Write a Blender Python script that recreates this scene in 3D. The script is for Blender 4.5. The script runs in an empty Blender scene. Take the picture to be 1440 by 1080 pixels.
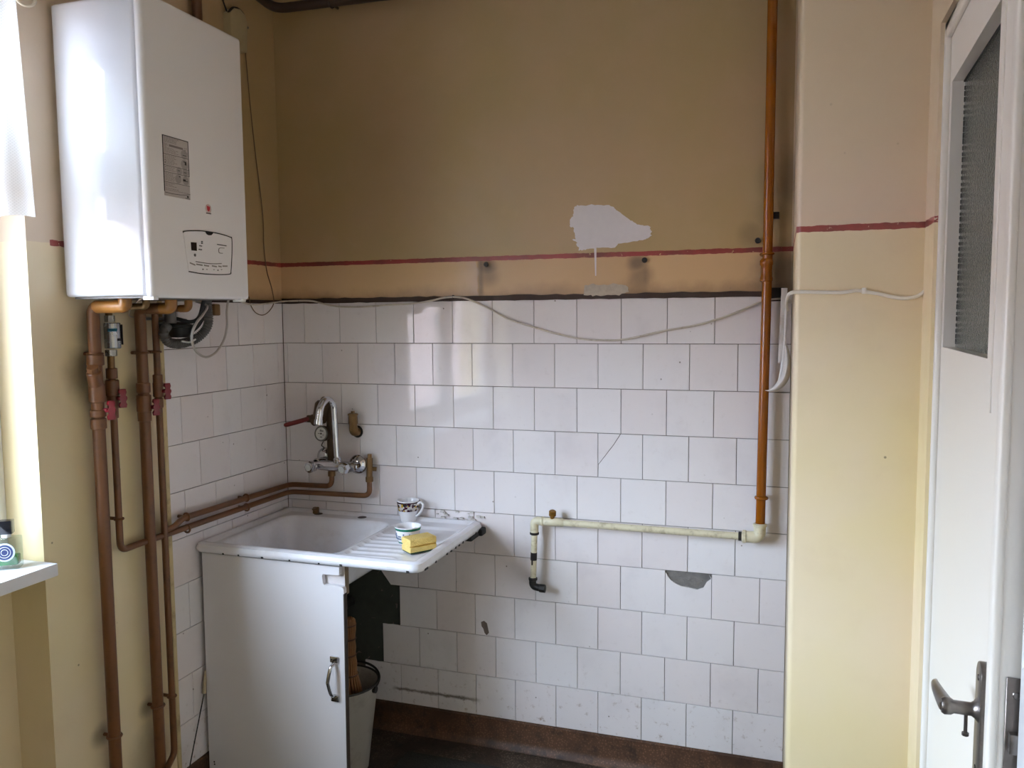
import bpy, bmesh, math, random
from mathutils import Vector, Matrix
random.seed(7)
PI = math.pi
SC = bpy.context.scene
COL = SC.collection

# ------------------------------------------------------------------ camera
FPX = 1143.66
CAM = Vector((1.7967, -2.6609, 1.5435))
YAW, PITCH, ROLL = 0.320449, -0.08306, -0.00837
_f = Vector((-math.sin(YAW) * math.cos(PITCH), math.cos(YAW) * math.cos(PITCH), math.sin(PITCH)))
_r = Vector((math.cos(YAW), math.sin(YAW), 0))
_u = _r.cross(_f)
CR = math.cos(ROLL) * _r + math.sin(ROLL) * _u
CU = -math.sin(ROLL) * _r + math.cos(ROLL) * _u
CF = _f
cd = bpy.data.cameras.new('camera')
cd.sensor_width = 36.0
cd.lens = FPX / 1440 * 36
cd.clip_start = 0.02
cam = bpy.data.objects.new('camera', cd)
COL.objects.link(cam)
cam.matrix_world = Matrix((
    (CR.x, CU.x, -CF.x, CAM.x), (CR.y, CU.y, -CF.y, CAM.y), (CR.z, CU.z, -CF.z, CAM.z), (0, 0, 0, 1)))
SC.camera = cam

# ------------------------------------------------------------------ world, daylight, exposure
W = bpy.data.worlds.new('overcast_sky')
SC.world = W
W.use_nodes = True
bg = W.node_tree.nodes['Background']
bg.inputs['Color'].default_value = (0.80, 0.91, 1.08, 1)
bg.inputs['Strength'].default_value = 44.0
pl = bpy.data.lights.new('window_portal', 'AREA')
pl.shape = 'RECTANGLE'; pl.size = 1.56; pl.size_y = 1.60
pl.cycles.is_portal = True
po = bpy.data.objects.new('window_portal', pl)
COL.objects.link(po)
po.matrix_world = Matrix.Translation((-0.19, -1.876, 1.69)) @ Matrix.Rotation(-PI / 2, 4, 'Y')
SC.view_settings.view_transform = 'Standard'
SC.view_settings.look = 'None'
SC.view_settings.gamma = 1.0
SC.view_settings.exposure = 0.0
SC.view_settings.use_curve_mapping = False
SC.cycles.use_denoising = True
SC.cycles.max_bounces = 10
SC.cycles.diffuse_bounces = 6
SC.cycles.glossy_bounces = 4
SC.cycles.transmission_bounces = 8
SC.cycles.transparent_max_bounces = 12
SC.cycles.caustics_reflective = False
SC.cycles.caustics_refractive = False
SC.cycles.sample_clamp_indirect = 6.0

# ------------------------------------------------------------------ helpers
def at(u, v, ax, val):
    """the point of the plane axis=val that a measured picture point stands for"""
    d = CF + CR * ((u - 720) / FPX) + CU * ((540 - v) / FPX)
    return CAM + d * ((val - CAM[ax]) / d[ax])
def BW(u, v, y=0.0): return at(u, v, 1, y)
def LW(u, v, x=0.0): return at(u, v, 0, x)

def lin(c):
    o = []
    for k in c[:3]:
        k = k / 255.0
        o.append(k / 12.92 if k <= 0.04045 else ((k + 0.055) / 1.055) ** 2.4)
    return (*o, 1.0)

class NT:
    def __init__(self, name):
        self.m = bpy.data.materials.new(name)
        self.m.use_nodes = True
        self.t = self.m.node_tree
        self.b = self.t.nodes['Principled BSDF']
        self._pos = None
    def n(self, typ, **kw):
        x = self.t.nodes.new(typ)
        for k, v in kw.items(): setattr(x, k, v)
        return x
    def put(self, sock, v):
        if isinstance(v, bpy.types.NodeSocket): self.t.links.new(v, sock)
        else: sock.default_value = v
    def math(self, op, a, b=0.0, c=0.0, clamp=False):
        x = self.n('ShaderNodeMath', operation=op, use_clamp=clamp)
        self.put(x.inputs[0], a); self.put(x.inputs[1], b)
        if op in ('MULTIPLY_ADD', 'COMPARE', 'SMOOTH_MIN'): self.put(x.inputs[2], c)
        return x.outputs[0]
    def add(self, a, b): return self.math('ADD', a, b)
    def sub(self, a, b): return self.math('SUBTRACT', a, b)
    def mul(self, a, b): return self.math('MULTIPLY', a, b)
    def mx(self, a, b): return self.math('MAXIMUM', a, b)
    def ramp(self, v, lo, hi, a=0.0, b=1.0):
        x = self.n('ShaderNodeMapRange', clamp=True)
        x.interpolation_type = 'SMOOTHSTEP'
        for i, k in enumerate((v, lo, hi, a, b)): self.put(x.inputs[i], k)
        return x.outputs[0]
    def mix(self, f, a, b):
        x = self.n('ShaderNodeMix', data_type='RGBA')
        self.put(x.inputs[0], f); self.put(x.inputs[6], a); self.put(x.inputs[7], b)
        return x.outputs[2]
    @property
    def pos(self):
        if self._pos is None:
            g = self.n('ShaderNodeNewGeometry')
            s = self.n('ShaderNodeSeparateXYZ')
            self.t.links.new(g.outputs['Position'], s.inputs[0])
            self._pos = (g.outputs['Position'], s.outputs[0], s.outputs[1], s.outputs[2])
        return self._pos
    def objc(self): return self.n('ShaderNodeTexCoord').outputs['Object']
    def noise(self, vec, scale, detail=3.0, rough=0.55, stretch=None):
        if stretch:
            mp = self.n('ShaderNodeMapping'); self.put(mp.inputs[0], vec); mp.inputs['Scale'].default_value = stretch
            vec = mp.outputs[0]
        x = self.n('ShaderNodeTexNoise')
        self.put(x.inputs['Vector'], vec)
        x.inputs['Scale'].default_value = scale; x.inputs['Detail'].default_value = detail; x.inputs['Roughness'].default_value = rough
        return x.outputs[0]
    def dist(self, vec, p):
        x = self.n('ShaderNodeVectorMath', operation='DISTANCE')
        self.put(x.inputs[0], vec); x.inputs[1].default_value = p
        return x.outputs['Value']
    def bump(self, h, strength=0.2, distance=0.002):
        x = self.n('ShaderNodeBump')
        x.inputs['Strength'].default_value = strength; x.inputs['Distance'].default_value = distance
        self.put(x.inputs['Height'], h); self.put(self.b.inputs['Normal'], x.outputs[0])
    def fin(self, color=None, rough=0.5, metal=0.0, **kw):
        if color is not None: self.put(self.b.inputs['Base Color'], color)
        self.put(self.b.inputs['Roughness'], rough)
        self.put(self.b.inputs['Metallic'], metal)
        for k, v in kw.items(): self.put(self.b.inputs[k.replace('_', ' ')], v)
        return self.m

MATS = {}
def pm(name, c, rough=0.5, metal=0.0, var=0.12, scale=30.0, bump=0.0, dirt=None, dirt_amt=0.0, dscale=12.0, **kw):
    """plain material with a little noise in colour, roughness and relief; dirt = stain colour"""
    if name in MATS: return MATS[name]
    k = NT(name)
    if var == 0:                                   # even gloss paint: only a wide, faint mottle in the gloss
        MATS[name] = k.fin(lin(c), rough, metal, **kw)
        return MATS[name]
    v = k.objc()
    n = k.noise(v, scale)
    a = lin(c); d = tuple(x * (1 - var) for x in a[:3]) + (1,); l = tuple(min(1, x * (1 + var)) for x in a[:3]) + (1,)
    colr = k.mix(n, d, l)
    if dirt:
        f = k.mul(k.ramp(k.noise(v, dscale, 5, 0.65), 0.48, 0.72), dirt_amt)
        colr = k.mix(f, colr, lin(dirt))
    if bump: k.bump(n, bump, 0.002)
    MATS[name] = k.fin(colr, k.ramp(n, 0.2, 0.8, max(0.02, rough - 0.05), min(1, rough + 0.05)), metal, **kw)
    return MATS[name]

def obj(name, bm, mat, parent=None, smooth=True, angle=0.7, kind=None, loc=None):
    me = bpy.data.meshes.new(name)
    bmesh.ops.recalc_face_normals(bm, faces=bm.faces)
    if smooth:
        for f in bm.faces: f.smooth = True
        for e in bm.edges:
            if len(e.link_faces) == 2:
                if e.calc_face_angle(0) > angle: e.smooth = False
    bm.to_mesh(me); bm.free()
    me.materials.append(mat)
    o = bpy.data.objects.new(name, me)
    COL.objects.link(o)
    if loc is not None: o.location = loc
    if parent is not None: child(o, parent)
    if kind: o['kind'] = kind
    return o
def child(o, parent):
    o.parent = parent
    if parent.type == 'EMPTY':
        o.matrix_parent_inverse = (Matrix.Translation(parent.location) @ parent.rotation_euler.to_matrix().to_4x4()).inverted()
def thing(name, label, cat, loc, group=None):
    o = bpy.data.objects.new(name, None)
    o.empty_display_size = 0.05
    COL.objects.link(o); o.location = loc
    o['label'] = label; o['category'] = cat
    if group: o['group'] = group
    return o
def tag(o, label, cat, group=None):
    o['label'] = label; o['category'] = cat
    if group: o['group'] = group
    return o
def struct(name, bm, mat, parent=None, smooth=False):
    o = obj(name, bm, mat, parent, smooth)
    if parent is None: o['kind'] = 'structure'
    return o

def B(): return bmesh.new()
def box(bm, a, b, bev=0.0, seg=2, M=None):
    lo = [min(a[i], b[i]) for i in range(3)]; hi = [max(a[i], b[i]) for i in range(3)]
    vs = [bm.verts.new((lo[0] if i & 1 == 0 else hi[0], lo[1] if i & 2 == 0 else hi[1], lo[2] if i & 4 == 0 else hi[2])) for i in range(8)]
    fs = [bm.faces.new([vs[k] for k in q]) for q in ((0, 2, 3, 1), (4, 5, 7, 6), (0, 1, 5, 4), (2, 6, 7, 3), (0, 4, 6, 2), (1, 3, 7, 5))]
    if bev > 0:
        es = list({e for f in fs for e in f.edges})
        r = bmesh.ops.bevel(bm, geom=es, offset=bev, segments=seg, profile=0.5, affect='EDGES')
        vs = list({v for f in r['faces'] for v in f.verts} | {v for v in vs if v.is_valid})
    if M is not None: bmesh.ops.transform(bm, matrix=M, verts=[v for v in vs if v.is_valid])
    return bm
def prism(bm, pts, vec, bev=0.0):
    """flat outline (3-D points) pushed along vec"""
    vec = Vector(vec)
    a = [bm.verts.new(Vector(p)) for p in pts]
    c = [bm.verts.new(Vector(p) + vec) for p in pts]
    n = len(a)
    fs = [bm.faces.new(a), bm.faces.new(c[::-1])]
    for i in range(n): fs.append(bm.faces.new((a[i], a[(i + 1) % n], c[(i + 1) % n], c[i])))
    if bev:
        bmesh.ops.bevel(bm, geom=list(fs[1].edges), offset=bev, segments=2, profile=0.5, affect='EDGES')
    return bm
def fillet(pts, rad, n=6):
    pts = [Vector(p) for p in pts]
    out = [pts[0]]
    for i in range(1, len(pts) - 1):
        a, b, c = pts[i - 1], pts[i], pts[i + 1]
        d1 = (a - b); d2 = (c - b)
        r = min(rad, d1.length * 0.49, d2.length * 0.49)
        p0 = b + d1.normalized() * r; p2 = b + d2.normalized() * r
        for k in range(n + 1):
            t = k / n
            out.append(p0 * (1 - t) ** 2 + b * 2 * t * (1 - t) + p2 * t * t)
    out.append(pts[-1])
    return out
def crom(pts, n=8):
    P = [Vector(p) for p in pts]
    P = [P[0] * 2 - P[1]] + P + [P[-1] * 2 - P[-2]]
    out = []
    for i in range(1, len(P) - 2):
        for k in range(n):
            t = k / n
            a, b, c, d = P[i - 1], P[i], P[i + 1], P[i + 2]
            out.append(0.5 * ((2 * b) + (c - a) * t + (2 * a - 5 * b + 4 * c - d) * t * t + (3 * b - a - 3 * c + d) * t ** 3))
    out.append(P[-2])
    return out
def tube(bm, path, r, seg=12, cap=True, flat=1.0):
    P = [Vector(p) for p in path]
    R = r if isinstance(r, (list, tuple)) else [r] * len(P)
    T = [(P[min(i + 1, len(P) - 1)] - P[max(i - 1, 0)]).normalized() for i in range(len(P))]
    up = Vector((0, 0, 1)) if abs(T[0].z) < 0.9 else Vector((1, 0, 0))
    nrm = T[0].cross(up).normalized()
    rings = []
    for i, p in enumerate(P):
        nrm = (nrm - T[i] * nrm.dot(T[i])).normalized()
        bi = T[i].cross(nrm)
        rings.append([bm.verts.new(p + nrm * (R[i] * math.cos(2 * PI * k / seg)) + bi * (R[i] * flat * math.sin(2 * PI * k / seg))) for k in range(seg)])
    for i in range(len(rings) - 1):
        for k in range(seg):
            bm.faces.new((rings[i][k], rings[i][(k + 1) % seg], rings[i + 1][(k + 1) % seg], rings[i + 1][k]))
    if cap:
        bm.faces.new(rings[0][::-1]); bm.faces.new(rings[-1])
    return bm
def lathe(bm, prof, o, axis=(0, 0, 1), seg=24):
    """prof: (radius, height along axis) list"""
    ax = Vector(axis).normalized(); o = Vector(o)
    t = Vector((1, 0, 0)) if abs(ax.x) < 0.9 else Vector((0, 1, 0))
    e1 = (t - ax * t.dot(ax)).normalized(); e2 = ax.cross(e1)
    rings = []
    for r, h in prof:
        if r < 1e-6: rings.append([bm.verts.new(o + ax * h)])
        else: rings.append([bm.verts.new(o + ax * h + e1 * (r * math.cos(2 * PI * k / seg)) + e2 * (r * math.sin(2 * PI * k / seg))) for k in range(seg)])
    for a, b in zip(rings[:-1], rings[1:]):
        for k in range(seg):
            q = (k + 1) % seg
            if len(a) == 1 and len(b) == 1: continue
            if len(a) == 1: bm.faces.new((a[0], b[q], b[k]))
            elif len(b) == 1: bm.faces.new((a[k], a[q], b[0]))
            else: bm.faces.new((a[k], a[q], b[q], b[k]))
    return bm
def cyl(bm, a, b, r, seg=16, bev=0.0):
    a = Vector(a); b = Vector(b); L = (b - a).length
    pr = [(0, 0), (r - bev, 0), (r, bev), (r, L - bev), (r - bev, L), (0, L)] if bev else [(0, 0), (r, 0), (r, L), (0, L)]
    return lathe(bm, pr, a, b - a, seg)
def torus(bm, o, axis, R, r, seg=24, rs=8):
    ax = Vector(axis).normalized(); o = Vector(o)
    t = Vector((1, 0, 0)) if abs(ax.x) < 0.9 else Vector((0, 1, 0))
    e1 = (t - ax * t.dot(ax)).normalized(); e2 = ax.cross(e1)
    rings = []
    for i in range(seg):
        d = e1 * math.cos(2 * PI * i / seg) + e2 * math.sin(2 * PI * i / seg)
        rings.append([bm.verts.new(o + d * (R + r * math.cos(2 * PI * k / rs)) + ax * (r * math.sin(2 * PI * k / rs))) for k in range(rs)])
    for i in range(seg):
        for k in range(rs):
            bm.faces.new((rings[i][k], rings[i][(k + 1) % rs], rings[(i + 1) % seg][(k + 1) % rs], rings[(i + 1) % seg][k]))
    return bm

# ------------------------------------------------------------------ materials of the room
def wall_paint():
    k = NT('old_wall_paint')
    P, x, y, z = k.pos
    n1 = k.noise(P, 1.6, 4, 0.55); n2 = k.noise(P, 7.0, 5, 0.6); n3 = k.noise(P, 60.0, 3, 0.6)
    ed = k.noise(P, 45.0, 2, 0.5)
    upper = k.mix(k.ramp(n1, 0.35, 0.65), lin((214, 194, 172)), lin((210, 192, 164)))
    lower = k.mix(k.ramp(n1, 0.35, 0.65), lin((226, 209, 178)), lin((224, 208, 164)))
    shaded_khaki = k.mix(k.ramp(n1, 0.35, 0.65), lin((176, 149, 114)), lin((170, 146, 102)))      # grubby khaki, with the dim corner's shade put into the colour
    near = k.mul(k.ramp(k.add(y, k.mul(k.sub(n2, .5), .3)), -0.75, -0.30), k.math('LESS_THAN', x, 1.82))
    upper = k.mix(near, upper, shaded_khaki)
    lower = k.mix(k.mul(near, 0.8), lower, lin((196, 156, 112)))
    zz = k.add(z, k.mul(k.sub(ed, 0.5), 0.004))
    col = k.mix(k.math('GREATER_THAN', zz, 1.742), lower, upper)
    # patchy fading
    col = k.mix(k.mul(k.ramp(n2, 0.5, 0.75), 0.12), col, lin((196, 168, 138)))
    # lilac white repainted patch and the soiled rectangle where a cooker board hung, both on the back wall
    onback = k.math('GREATER_THAN', y, -0.05)
    def rect(x0, x1, z0, z1, s):
        a = k.mul(k.ramp(k.add(x, k.mul(k.sub(n2, 0.5), s)), x0, x0 + 0.004 + abs(s)), k.ramp(k.add(x, k.mul(k.sub(n2, 0.5), s)), x1, x1 + 0.004, 1, 0))
        b = k.mul(k.ramp(z, z0, z0 + 0.004), k.ramp(z, z1, z1 + 0.004, 1, 0))
        return k.mul(k.mul(a, b), onback)
    col = k.mix(k.mul(rect(0.68, 0.798, 1.60, 1.733, 0.18), 0.75), col, lin((196, 178, 172)))
    rc = rect(0.80, 1.375, 1.60, 1.733, 0.0)
    col = k.mix(k.mul(rc, 0.22), col, lin((150, 118, 88)))
    for xe in (0.802, 1.374):
        band = k.mul(k.ramp(k.math('ABSOLUTE', k.sub(x, xe)), 0.002, 0.016, 1, 0), k.mul(onback, k.mul(k.ramp(z, 1.735, 1.74, 1, 0), k.ramp(n2, 0.35, 0.6))))
        col = k.mix(k.mul(band, 0.75), col, lin((92, 72, 52)))
    # soot, mould and grease stains
    stain = None
    S = [((0.828, 0, 1.712), .045, .95), ((0.83, 0, 1.68), .05, .6), ((1.345, 0, 1.712), .04, .95), ((1.36, 0, 1.67), .05, .7),
         ((1.80, 0, 1.68), .11, .95), ((1.815, -0.02, 1.62), .10, 1.0), ((1.77, 0, 1.86), .08, .35), ((1.70, 0, 1.79), .05, .4), ((1.82, 0, 1.95), .12, .5),
         ((0, -0.93, 1.40), .09, .8), ((0, -0.885, 1.36), .08, .8), ((0, -0.76, 1.33), .07, .6), ((0, -0.90, 1.52), .08, .5),
         ((0, -0.77, 0.38), .04, .7), ((0, -0.94, 0.38), .04, .7), ((0, -0.70, 0.92), .08, .5), ((0, -0.77, 0.22), .12, .5)]
    for p, r, s in S:
        d = k.add(k.dist(P, p), k.mul(k.sub(n2, 0.5), r * 0.9))
        f = k.ramp(d, r * 0.15, r * 1.1, s, 0.0)
        stain = f if stain is None else k.mx(stain, f)
    col = k.mix(k.mul(stain, 0.8), col, lin((66, 50, 36)))
    # ragged grime just above the tile edge
    gr = k.mul(k.ramp(k.add(z, k.mul(k.sub(n2, 0.5), 0.10)), 1.60, 1.66, 0.55, 0.0), k.mul(k.math('GREATER_THAN', y, -0.4), k.math('LESS_THAN', x, 1.83)))
    col = k.mix(gr, col, lin((110, 84, 58)))
    # small knocks and specks
    vo = k.n('ShaderNodeTexVoronoi'); k.put(vo.inputs['Vector'], P); vo.inputs['Scale'].default_value = 9.0
    sp = k.mul(k.ramp(vo.outputs['Distance'], 0.018, 0.036, 1, 0), k.mul(k.ramp(n1, 0.45, 0.55), k.ramp(z, 1.2, 1.7, 1, .25)))
    col = k.mix(k.mul(sp, 0.7), col, lin((95, 78, 60)))
    # red painted line
    w = k.add(0.0045, k.mul(k.noise(P, 22.0, 3, 0.6), 0.006))
    line = k.mul(k.math('LESS_THAN', k.math('ABSOLUTE', k.sub(zz, 1.7425)), w), k.mul(k.math('GREATER_THAN', y, -1.022), k.ramp(n3, 0.30, 0.36)))
    rf = k.mix(k.ramp(n2, 0.35, 0.7), lin((142, 30, 38)), lin((100, 22, 26)))
    col = k.mix(k.mul(line, 0.93), col, rf)
    k.bump(k.add(k.mul(n2, 0.6), k.mul(n3, 0.25)), 0.22, 0.004)
    return k.fin(col, k.ramp(n2, 0.3, 0.7, 0.32, 0.48), 0.0)
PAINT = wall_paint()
def plain_paint(name, c):
    k = NT(name); P = k.pos[0]
    n = k.noise(P, 3.0, 4)
    a = lin(c)
    k.bump(k.noise(P, 40.0), 0.1, 0.002)
    return k.fin(k.mix(n, tuple(q * 0.93 for q in a[:3]) + (1,), a), 0.6)
CEIL = plain_paint('ceiling_whitewash', (206, 200, 190))
WALLP = plain_paint('plain_wall_paint', (214, 208, 198))
def mortar():
    k = NT('grey_mortar'); P = k.pos[0]
    n = k.noise(P, 40, 6, 0.7); m = k.noise(P, 8, 3)
    k.bump(n, 0.8, 0.006)
    c = k.mix(n, lin((84, 80, 78)), lin((150, 146, 142)))
    return k.fin(k.mix(k.ramp(m, .4, .7), c, lin((96, 94, 92))), 0.95)
MORTAR = mortar()
def grout():
    k = NT('dark_grout'); P = k.pos[0]
    n = k.noise(P, 14, 4, 0.6)
    return k.fin(k.mix(n, lin((78, 64, 56)), lin((128, 116, 108))), 0.9)
GROUT = grout()
def tile_mat():
    k = NT('white_glazed_tile')
    P, x, y, z = k.pos
    rnd = k.n('ShaderNodeObjectInfo').outputs['Random']
    n = k.noise(P, 5.0, 4, 0.6); f = k.noise(P, 38.0, 5, 0.65)
    c = k.mix(rnd, lin((226, 218, 219)), lin((230, 226, 228)))
    c = k.mix(k.mul(k.ramp(n, 0.5, 0.75), 0.25), c, lin((190, 182, 186)))
    # grime: more of it near the floor and behind the sink
    low = k.ramp(z, 0.10, 0.38, 0.75, 0.08)
    c = k.mix(k.mul(k.ramp(f, 0.56, 0.74), low), c, lin((140, 112, 88)))
    vo = k.n('ShaderNodeTexVoronoi'); k.put(vo.inputs['Vector'], P); vo.inputs['Scale'].default_value = 16.0
    sp = k.mul(k.ramp(vo.outputs['Distance'], 0.03, 0.055, 1, 0), k.ramp(n, 0.42, 0.52))
    c = k.mix(k.mul(sp, 0.75), c, lin((88, 70, 58)))
    st = k.mul(k.mul(k.ramp(k.math('ABSOLUTE', k.sub(k.add(z, k.mul(k.sub(f, .5), .02)), 0.155)), 0.0, 0.010, 1, 0), k.ramp(n, .35, .5)), k.mul(k.ramp(x, .42, .46), k.ramp(x, .74, .80, 1, 0)))
    c = k.mix(k.mul(st, 0.8), c, lin((82, 62, 44)))
    b = k.n('ShaderNodeBump'); b.inputs['Strength'].default_value = 0.07; b.inputs['Distance'].default_value = 0.004
    k.put(b.inputs['Height'], k.add(k.noise(P, 9.0, 2), k.mul(f, 0.05))); k.put(k.b.inputs['Normal'], b.outputs[0])
    return k.fin(c, k.ramp(f, 0.35, 0.75, 0.03, 0.10), 0.0, IOR=1.5)
TILE = tile_mat()
def terrazzo(name, a, b2, c2, dark):
    k = NT(name); P, x, y, z = k.pos
    vo = k.n('ShaderNodeTexVoronoi'); k.put(vo.inputs['Vector'], P); vo.inputs['Scale'].default_value = 130.0
    n = k.noise(P, 5, 5, 0.65); g = k.noise(P, 22, 5, 0.7)
    col = k.mix(k.ramp(vo.outputs['Distance'], 0.2, 0.5), lin(b2), lin(a))
    col = k.mix(k.ramp(n, 0.4, 0.66), col, lin(c2))
    col = k.mix(k.mul(k.ramp(g, 0.45, 0.7), 0.8), col, lin(dark))
    k.bump(g, 0.2, 0.003)
    return k.fin(col, 0.55)
FLOOR = terrazzo('worn_terrazzo_floor', (60, 48, 38), (104, 92, 80), (46, 36, 28), (24, 18, 14))
SKIRT = terrazzo('brown_terrazzo_skirting', (84, 56, 38), (112, 82, 60), (66, 43, 29), (38, 25, 17))
CREAM = pm('cream_gloss_paint', (230, 225, 216), 0.30, var=0)
WHITEP = pm('white_gloss_paint', (236, 236, 236), 0.25, var=0.03, scale=8)

# ------------------------------------------------------------------ the room shell
ZT, ZB = 1.60, 0.10          # tiles: top and bottom
TS = 0.15                    # tile size
XR = 1.825                   # right end of the back wall
YP = -0.60                   # face of the pier
XD = 2.10                    # wall with the door
CH = 2.95                    # ceiling height
YN = -4.2                    # wall behind
struct('floor', box(B(), (-0.4, YN - 0.1, -0.1), (3.2, 0.2, 0)), FLOOR)
struct('ceiling', box(B(), (-0.4, YN - 0.1, CH), (3.2, 0.2, CH + 0.1)), CEIL)
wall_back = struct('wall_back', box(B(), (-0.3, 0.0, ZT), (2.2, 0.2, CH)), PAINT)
bm = B(); box(bm, (-0.3, 0.0065, -0.05), (2.2, 0.2, ZT))
struct('mortar_bed', bm, GROUT, wall_back)
bm = B()
TE = -0.635
WY0, WY1, WZ0, WZ1 = -1.092, -2.66, 0.895, 2.47
box(bm, (-0.36, WY0, -0.05), (0, TE, CH))
box(bm, (-0.36, TE, ZT), (0, 0.1, CH))
box(bm, (-0.36, YN, -0.05), (0, WY1, CH))
box(bm, (-0.36, WY1, -0.05), (-0.12, WY0, WZ0))
box(bm, (-0.36, WY1, WZ1), (0, WY0, CH))
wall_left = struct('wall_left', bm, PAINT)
bm = B(); box(bm, (-0.36, TE, -0.05), (-0.0065, 0.1, ZT))
struct('mortar_bed', bm, GROUT, wall_left)
bm = B(); box(bm, (XR, YP, -0.05), (2.3, 0.1, CH), 0.012, 3)
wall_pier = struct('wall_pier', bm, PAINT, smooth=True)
# right wall with its doorway
DY0, DY1, DZ = -0.715, -1.60, 2.145
bm = B()
box(bm, (XD, DY0, 0), (2.24, YP + 0.02, CH))
box(bm, (XD, DY1, DZ), (2.24, DY0, CH))
box(bm, (XD, YN, 0), (2.24, DY1, CH))
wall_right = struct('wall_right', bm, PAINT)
struct('wall_front', box(B(), (-0.36, YN - 0.15, 0), (2.3, YN, CH)), WALLP)
bm = B()   # the small unlit room beyond the door
box(bm, (3.0, -2.2, 0), (3.1, -0.3, CH)); box(bm, (2.24, -0.35, 0), (3.1, -0.25, CH)); box(bm, (2.24, -2.3, 0), (3.1, -2.2, CH))
struct('wall_beyond', bm, WALLP)

# the yard outside: ground and the plastered house across it
struct('ground_outside', box(B(), (-60, -140, -6.3), (-0.4, 100, -6.0)), plain_paint('yard_gravel', (96, 92, 84)))
struct('wall_outside', box(B(), (-18, -130, -6.0), (-16, 90, 3.3)), plain_paint('dull_pink_plaster', (204, 178, 172)))

# skirting
bm = B()
prism(bm, [(0, 0.0, 0), (0, -0.03, 0), (0, -0.016, 0.012), (0, -0.011, 0.03), (0, -0.009, 0.097), (0, 0.0, 0.101)], (XR, 0, 0))
struct('baseboard_back', bm, SKIRT, smooth=True)
bm = B()
prism(bm, [(0.0, 0, 0), (0.03, 0, 0), (0.016, 0, 0.012), (0.011, 0, 0.03), (0.009, 0, 0.097), (0.0, 0, 0.101)], (0, TE, 0))
struct('baseboard_left', bm, SKIRT, smooth=True)

# ------------------------------------------------------------------ wall tiles, one object each
GAP = 0.0018
_tm = {}
def tile_mesh(w, h):
    key = (round(w, 3), round(h, 3))
    if key not in _tm:
        bm = B(); box(bm, (-w / 2, 0, -h / 2), (w / 2, 0.0075, h / 2))
        fr = [e for e in bm.edges if all(v.co.y < 0.001 for v in e.verts)]
        bmesh.ops.bevel(bm, geom=fr, offset=0.0011, segments=1, affect='EDGES')
        bmesh.ops.recalc_face_normals(bm, faces=bm.faces)
        me = bpy.data.meshes.new('tile'); bm.to_mesh(me); bm.free(); me.materials.append(TILE)
        _tm[key] = me
    return _tm[key]
def tile(parent, c, w, h, rz=0.0, rnd=1.0):
    o = bpy.data.objects.new('tile', tile_mesh(w - GAP, h - GAP))
    COL.objects.link(o); o.parent = parent
    o.location = c
    a = 0.0035 * rnd
    o.rotation_euler = (random.uniform(-a, a), 0, rz + random.uniform(-a, a))
    return o
def poly_tile(parent, pts, y=0.0):
    bm = B(); prism(bm, [(p[0], 0.0075, p[1]) for p in pts], (0, -0.0075, 0))
    return obj('tile', bm, TILE, parent, smooth=False)
for row in range(10):
    z1 = ZT - row * TS; zc = z1 - TS / 2
    off = 0.094 if row % 2 == 0 else 0.0165
    xs = [0.0] + [off + i * TS for i in range(14) if 0.0 < off + i * TS < XR - 0.02] + [XR]
    for a, b in zip(xs[:-1], xs[1:]):
        if b - a < 0.01: continue
        # bare patch behind the cupboard
        if row == 6 and b < 0.40: continue
        if row == 6 and a < 0.40:
            poly_tile(wall_back, [(0.395, z1 - GAP), (0.395, z1 - 0.10), (0.432, z1 - 0.148), (b - GAP, z1 - 0.148), (b - GAP, z1 - GAP)]); continue
        if row == 7 and b < 0.47: continue
        if row == 8 and b < 0.40: continue
        if row == 9 and b < 0.33: continue
        # tile broken along its upper edge
        if row == 6 and a < 1.5 < b:
            top = z1 - GAP; bot = z1 - TS + GAP * .5
            x0, x1 = a + GAP / 2, b - GAP / 2
            chip = [(1.585, top), (1.592, top - .014), (1.578, top - .026), (1.568, top - .045), (1.548, top - .054), (1.522, top - .050), (1.497, top - .048), (1.478, top - .040), (1.462, top - .030), (1.452, top - .018), (1.444, top - .008)]
            chip = [(min(max(p, x0), x1), q) for p, q in chip]
            pts = [(x0, bot), (x1, bot), (x1, top - .013)] + [c for c in chip if x0 < c[0] < x1 - .001] + [(x0, top - .006)]
            poly_tile(wall_back, pts); continue
        if row == 7 and a < 0.72 < b and False: continue
        # tile cracked from corner to corner
        if row == 3 and a < 1.26 < b:
            top = z1 - GAP / 2; bot = z1 - TS + GAP / 2; x0, x1 = a + GAP / 2, b - GAP / 2
            xa = x0 + 0.075
            poly_tile(wall_back, [(x0, bot), (x1, bot), (x1, top), (xa + .0012, top), (xa - .022, top - .037), (x0 + .001, top - .106)])
            poly_tile(wall_back, [(x0, top - .1045), (xa - .0235, top - .036), (xa - .0012, top), (x0, top)])
            continue
        tile(wall_back, ((a + b) / 2, 0.0, zc), b - a, TS)
for row in range(10):
    z1 = ZT - row * TS; zc = z1 - TS / 2
    off = 0.116 if row % 2 == 0 else 0.037
    ys = [0.0] + [off + i * TS for i in range(6) if off + i * TS < -TE - 0.01] + [-TE]
    for a, b in zip(ys[:-1], ys[1:]):
        tile(wall_left, (0.0, -(a + b) / 2, zc), b - a, TS, PI / 2)
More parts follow.
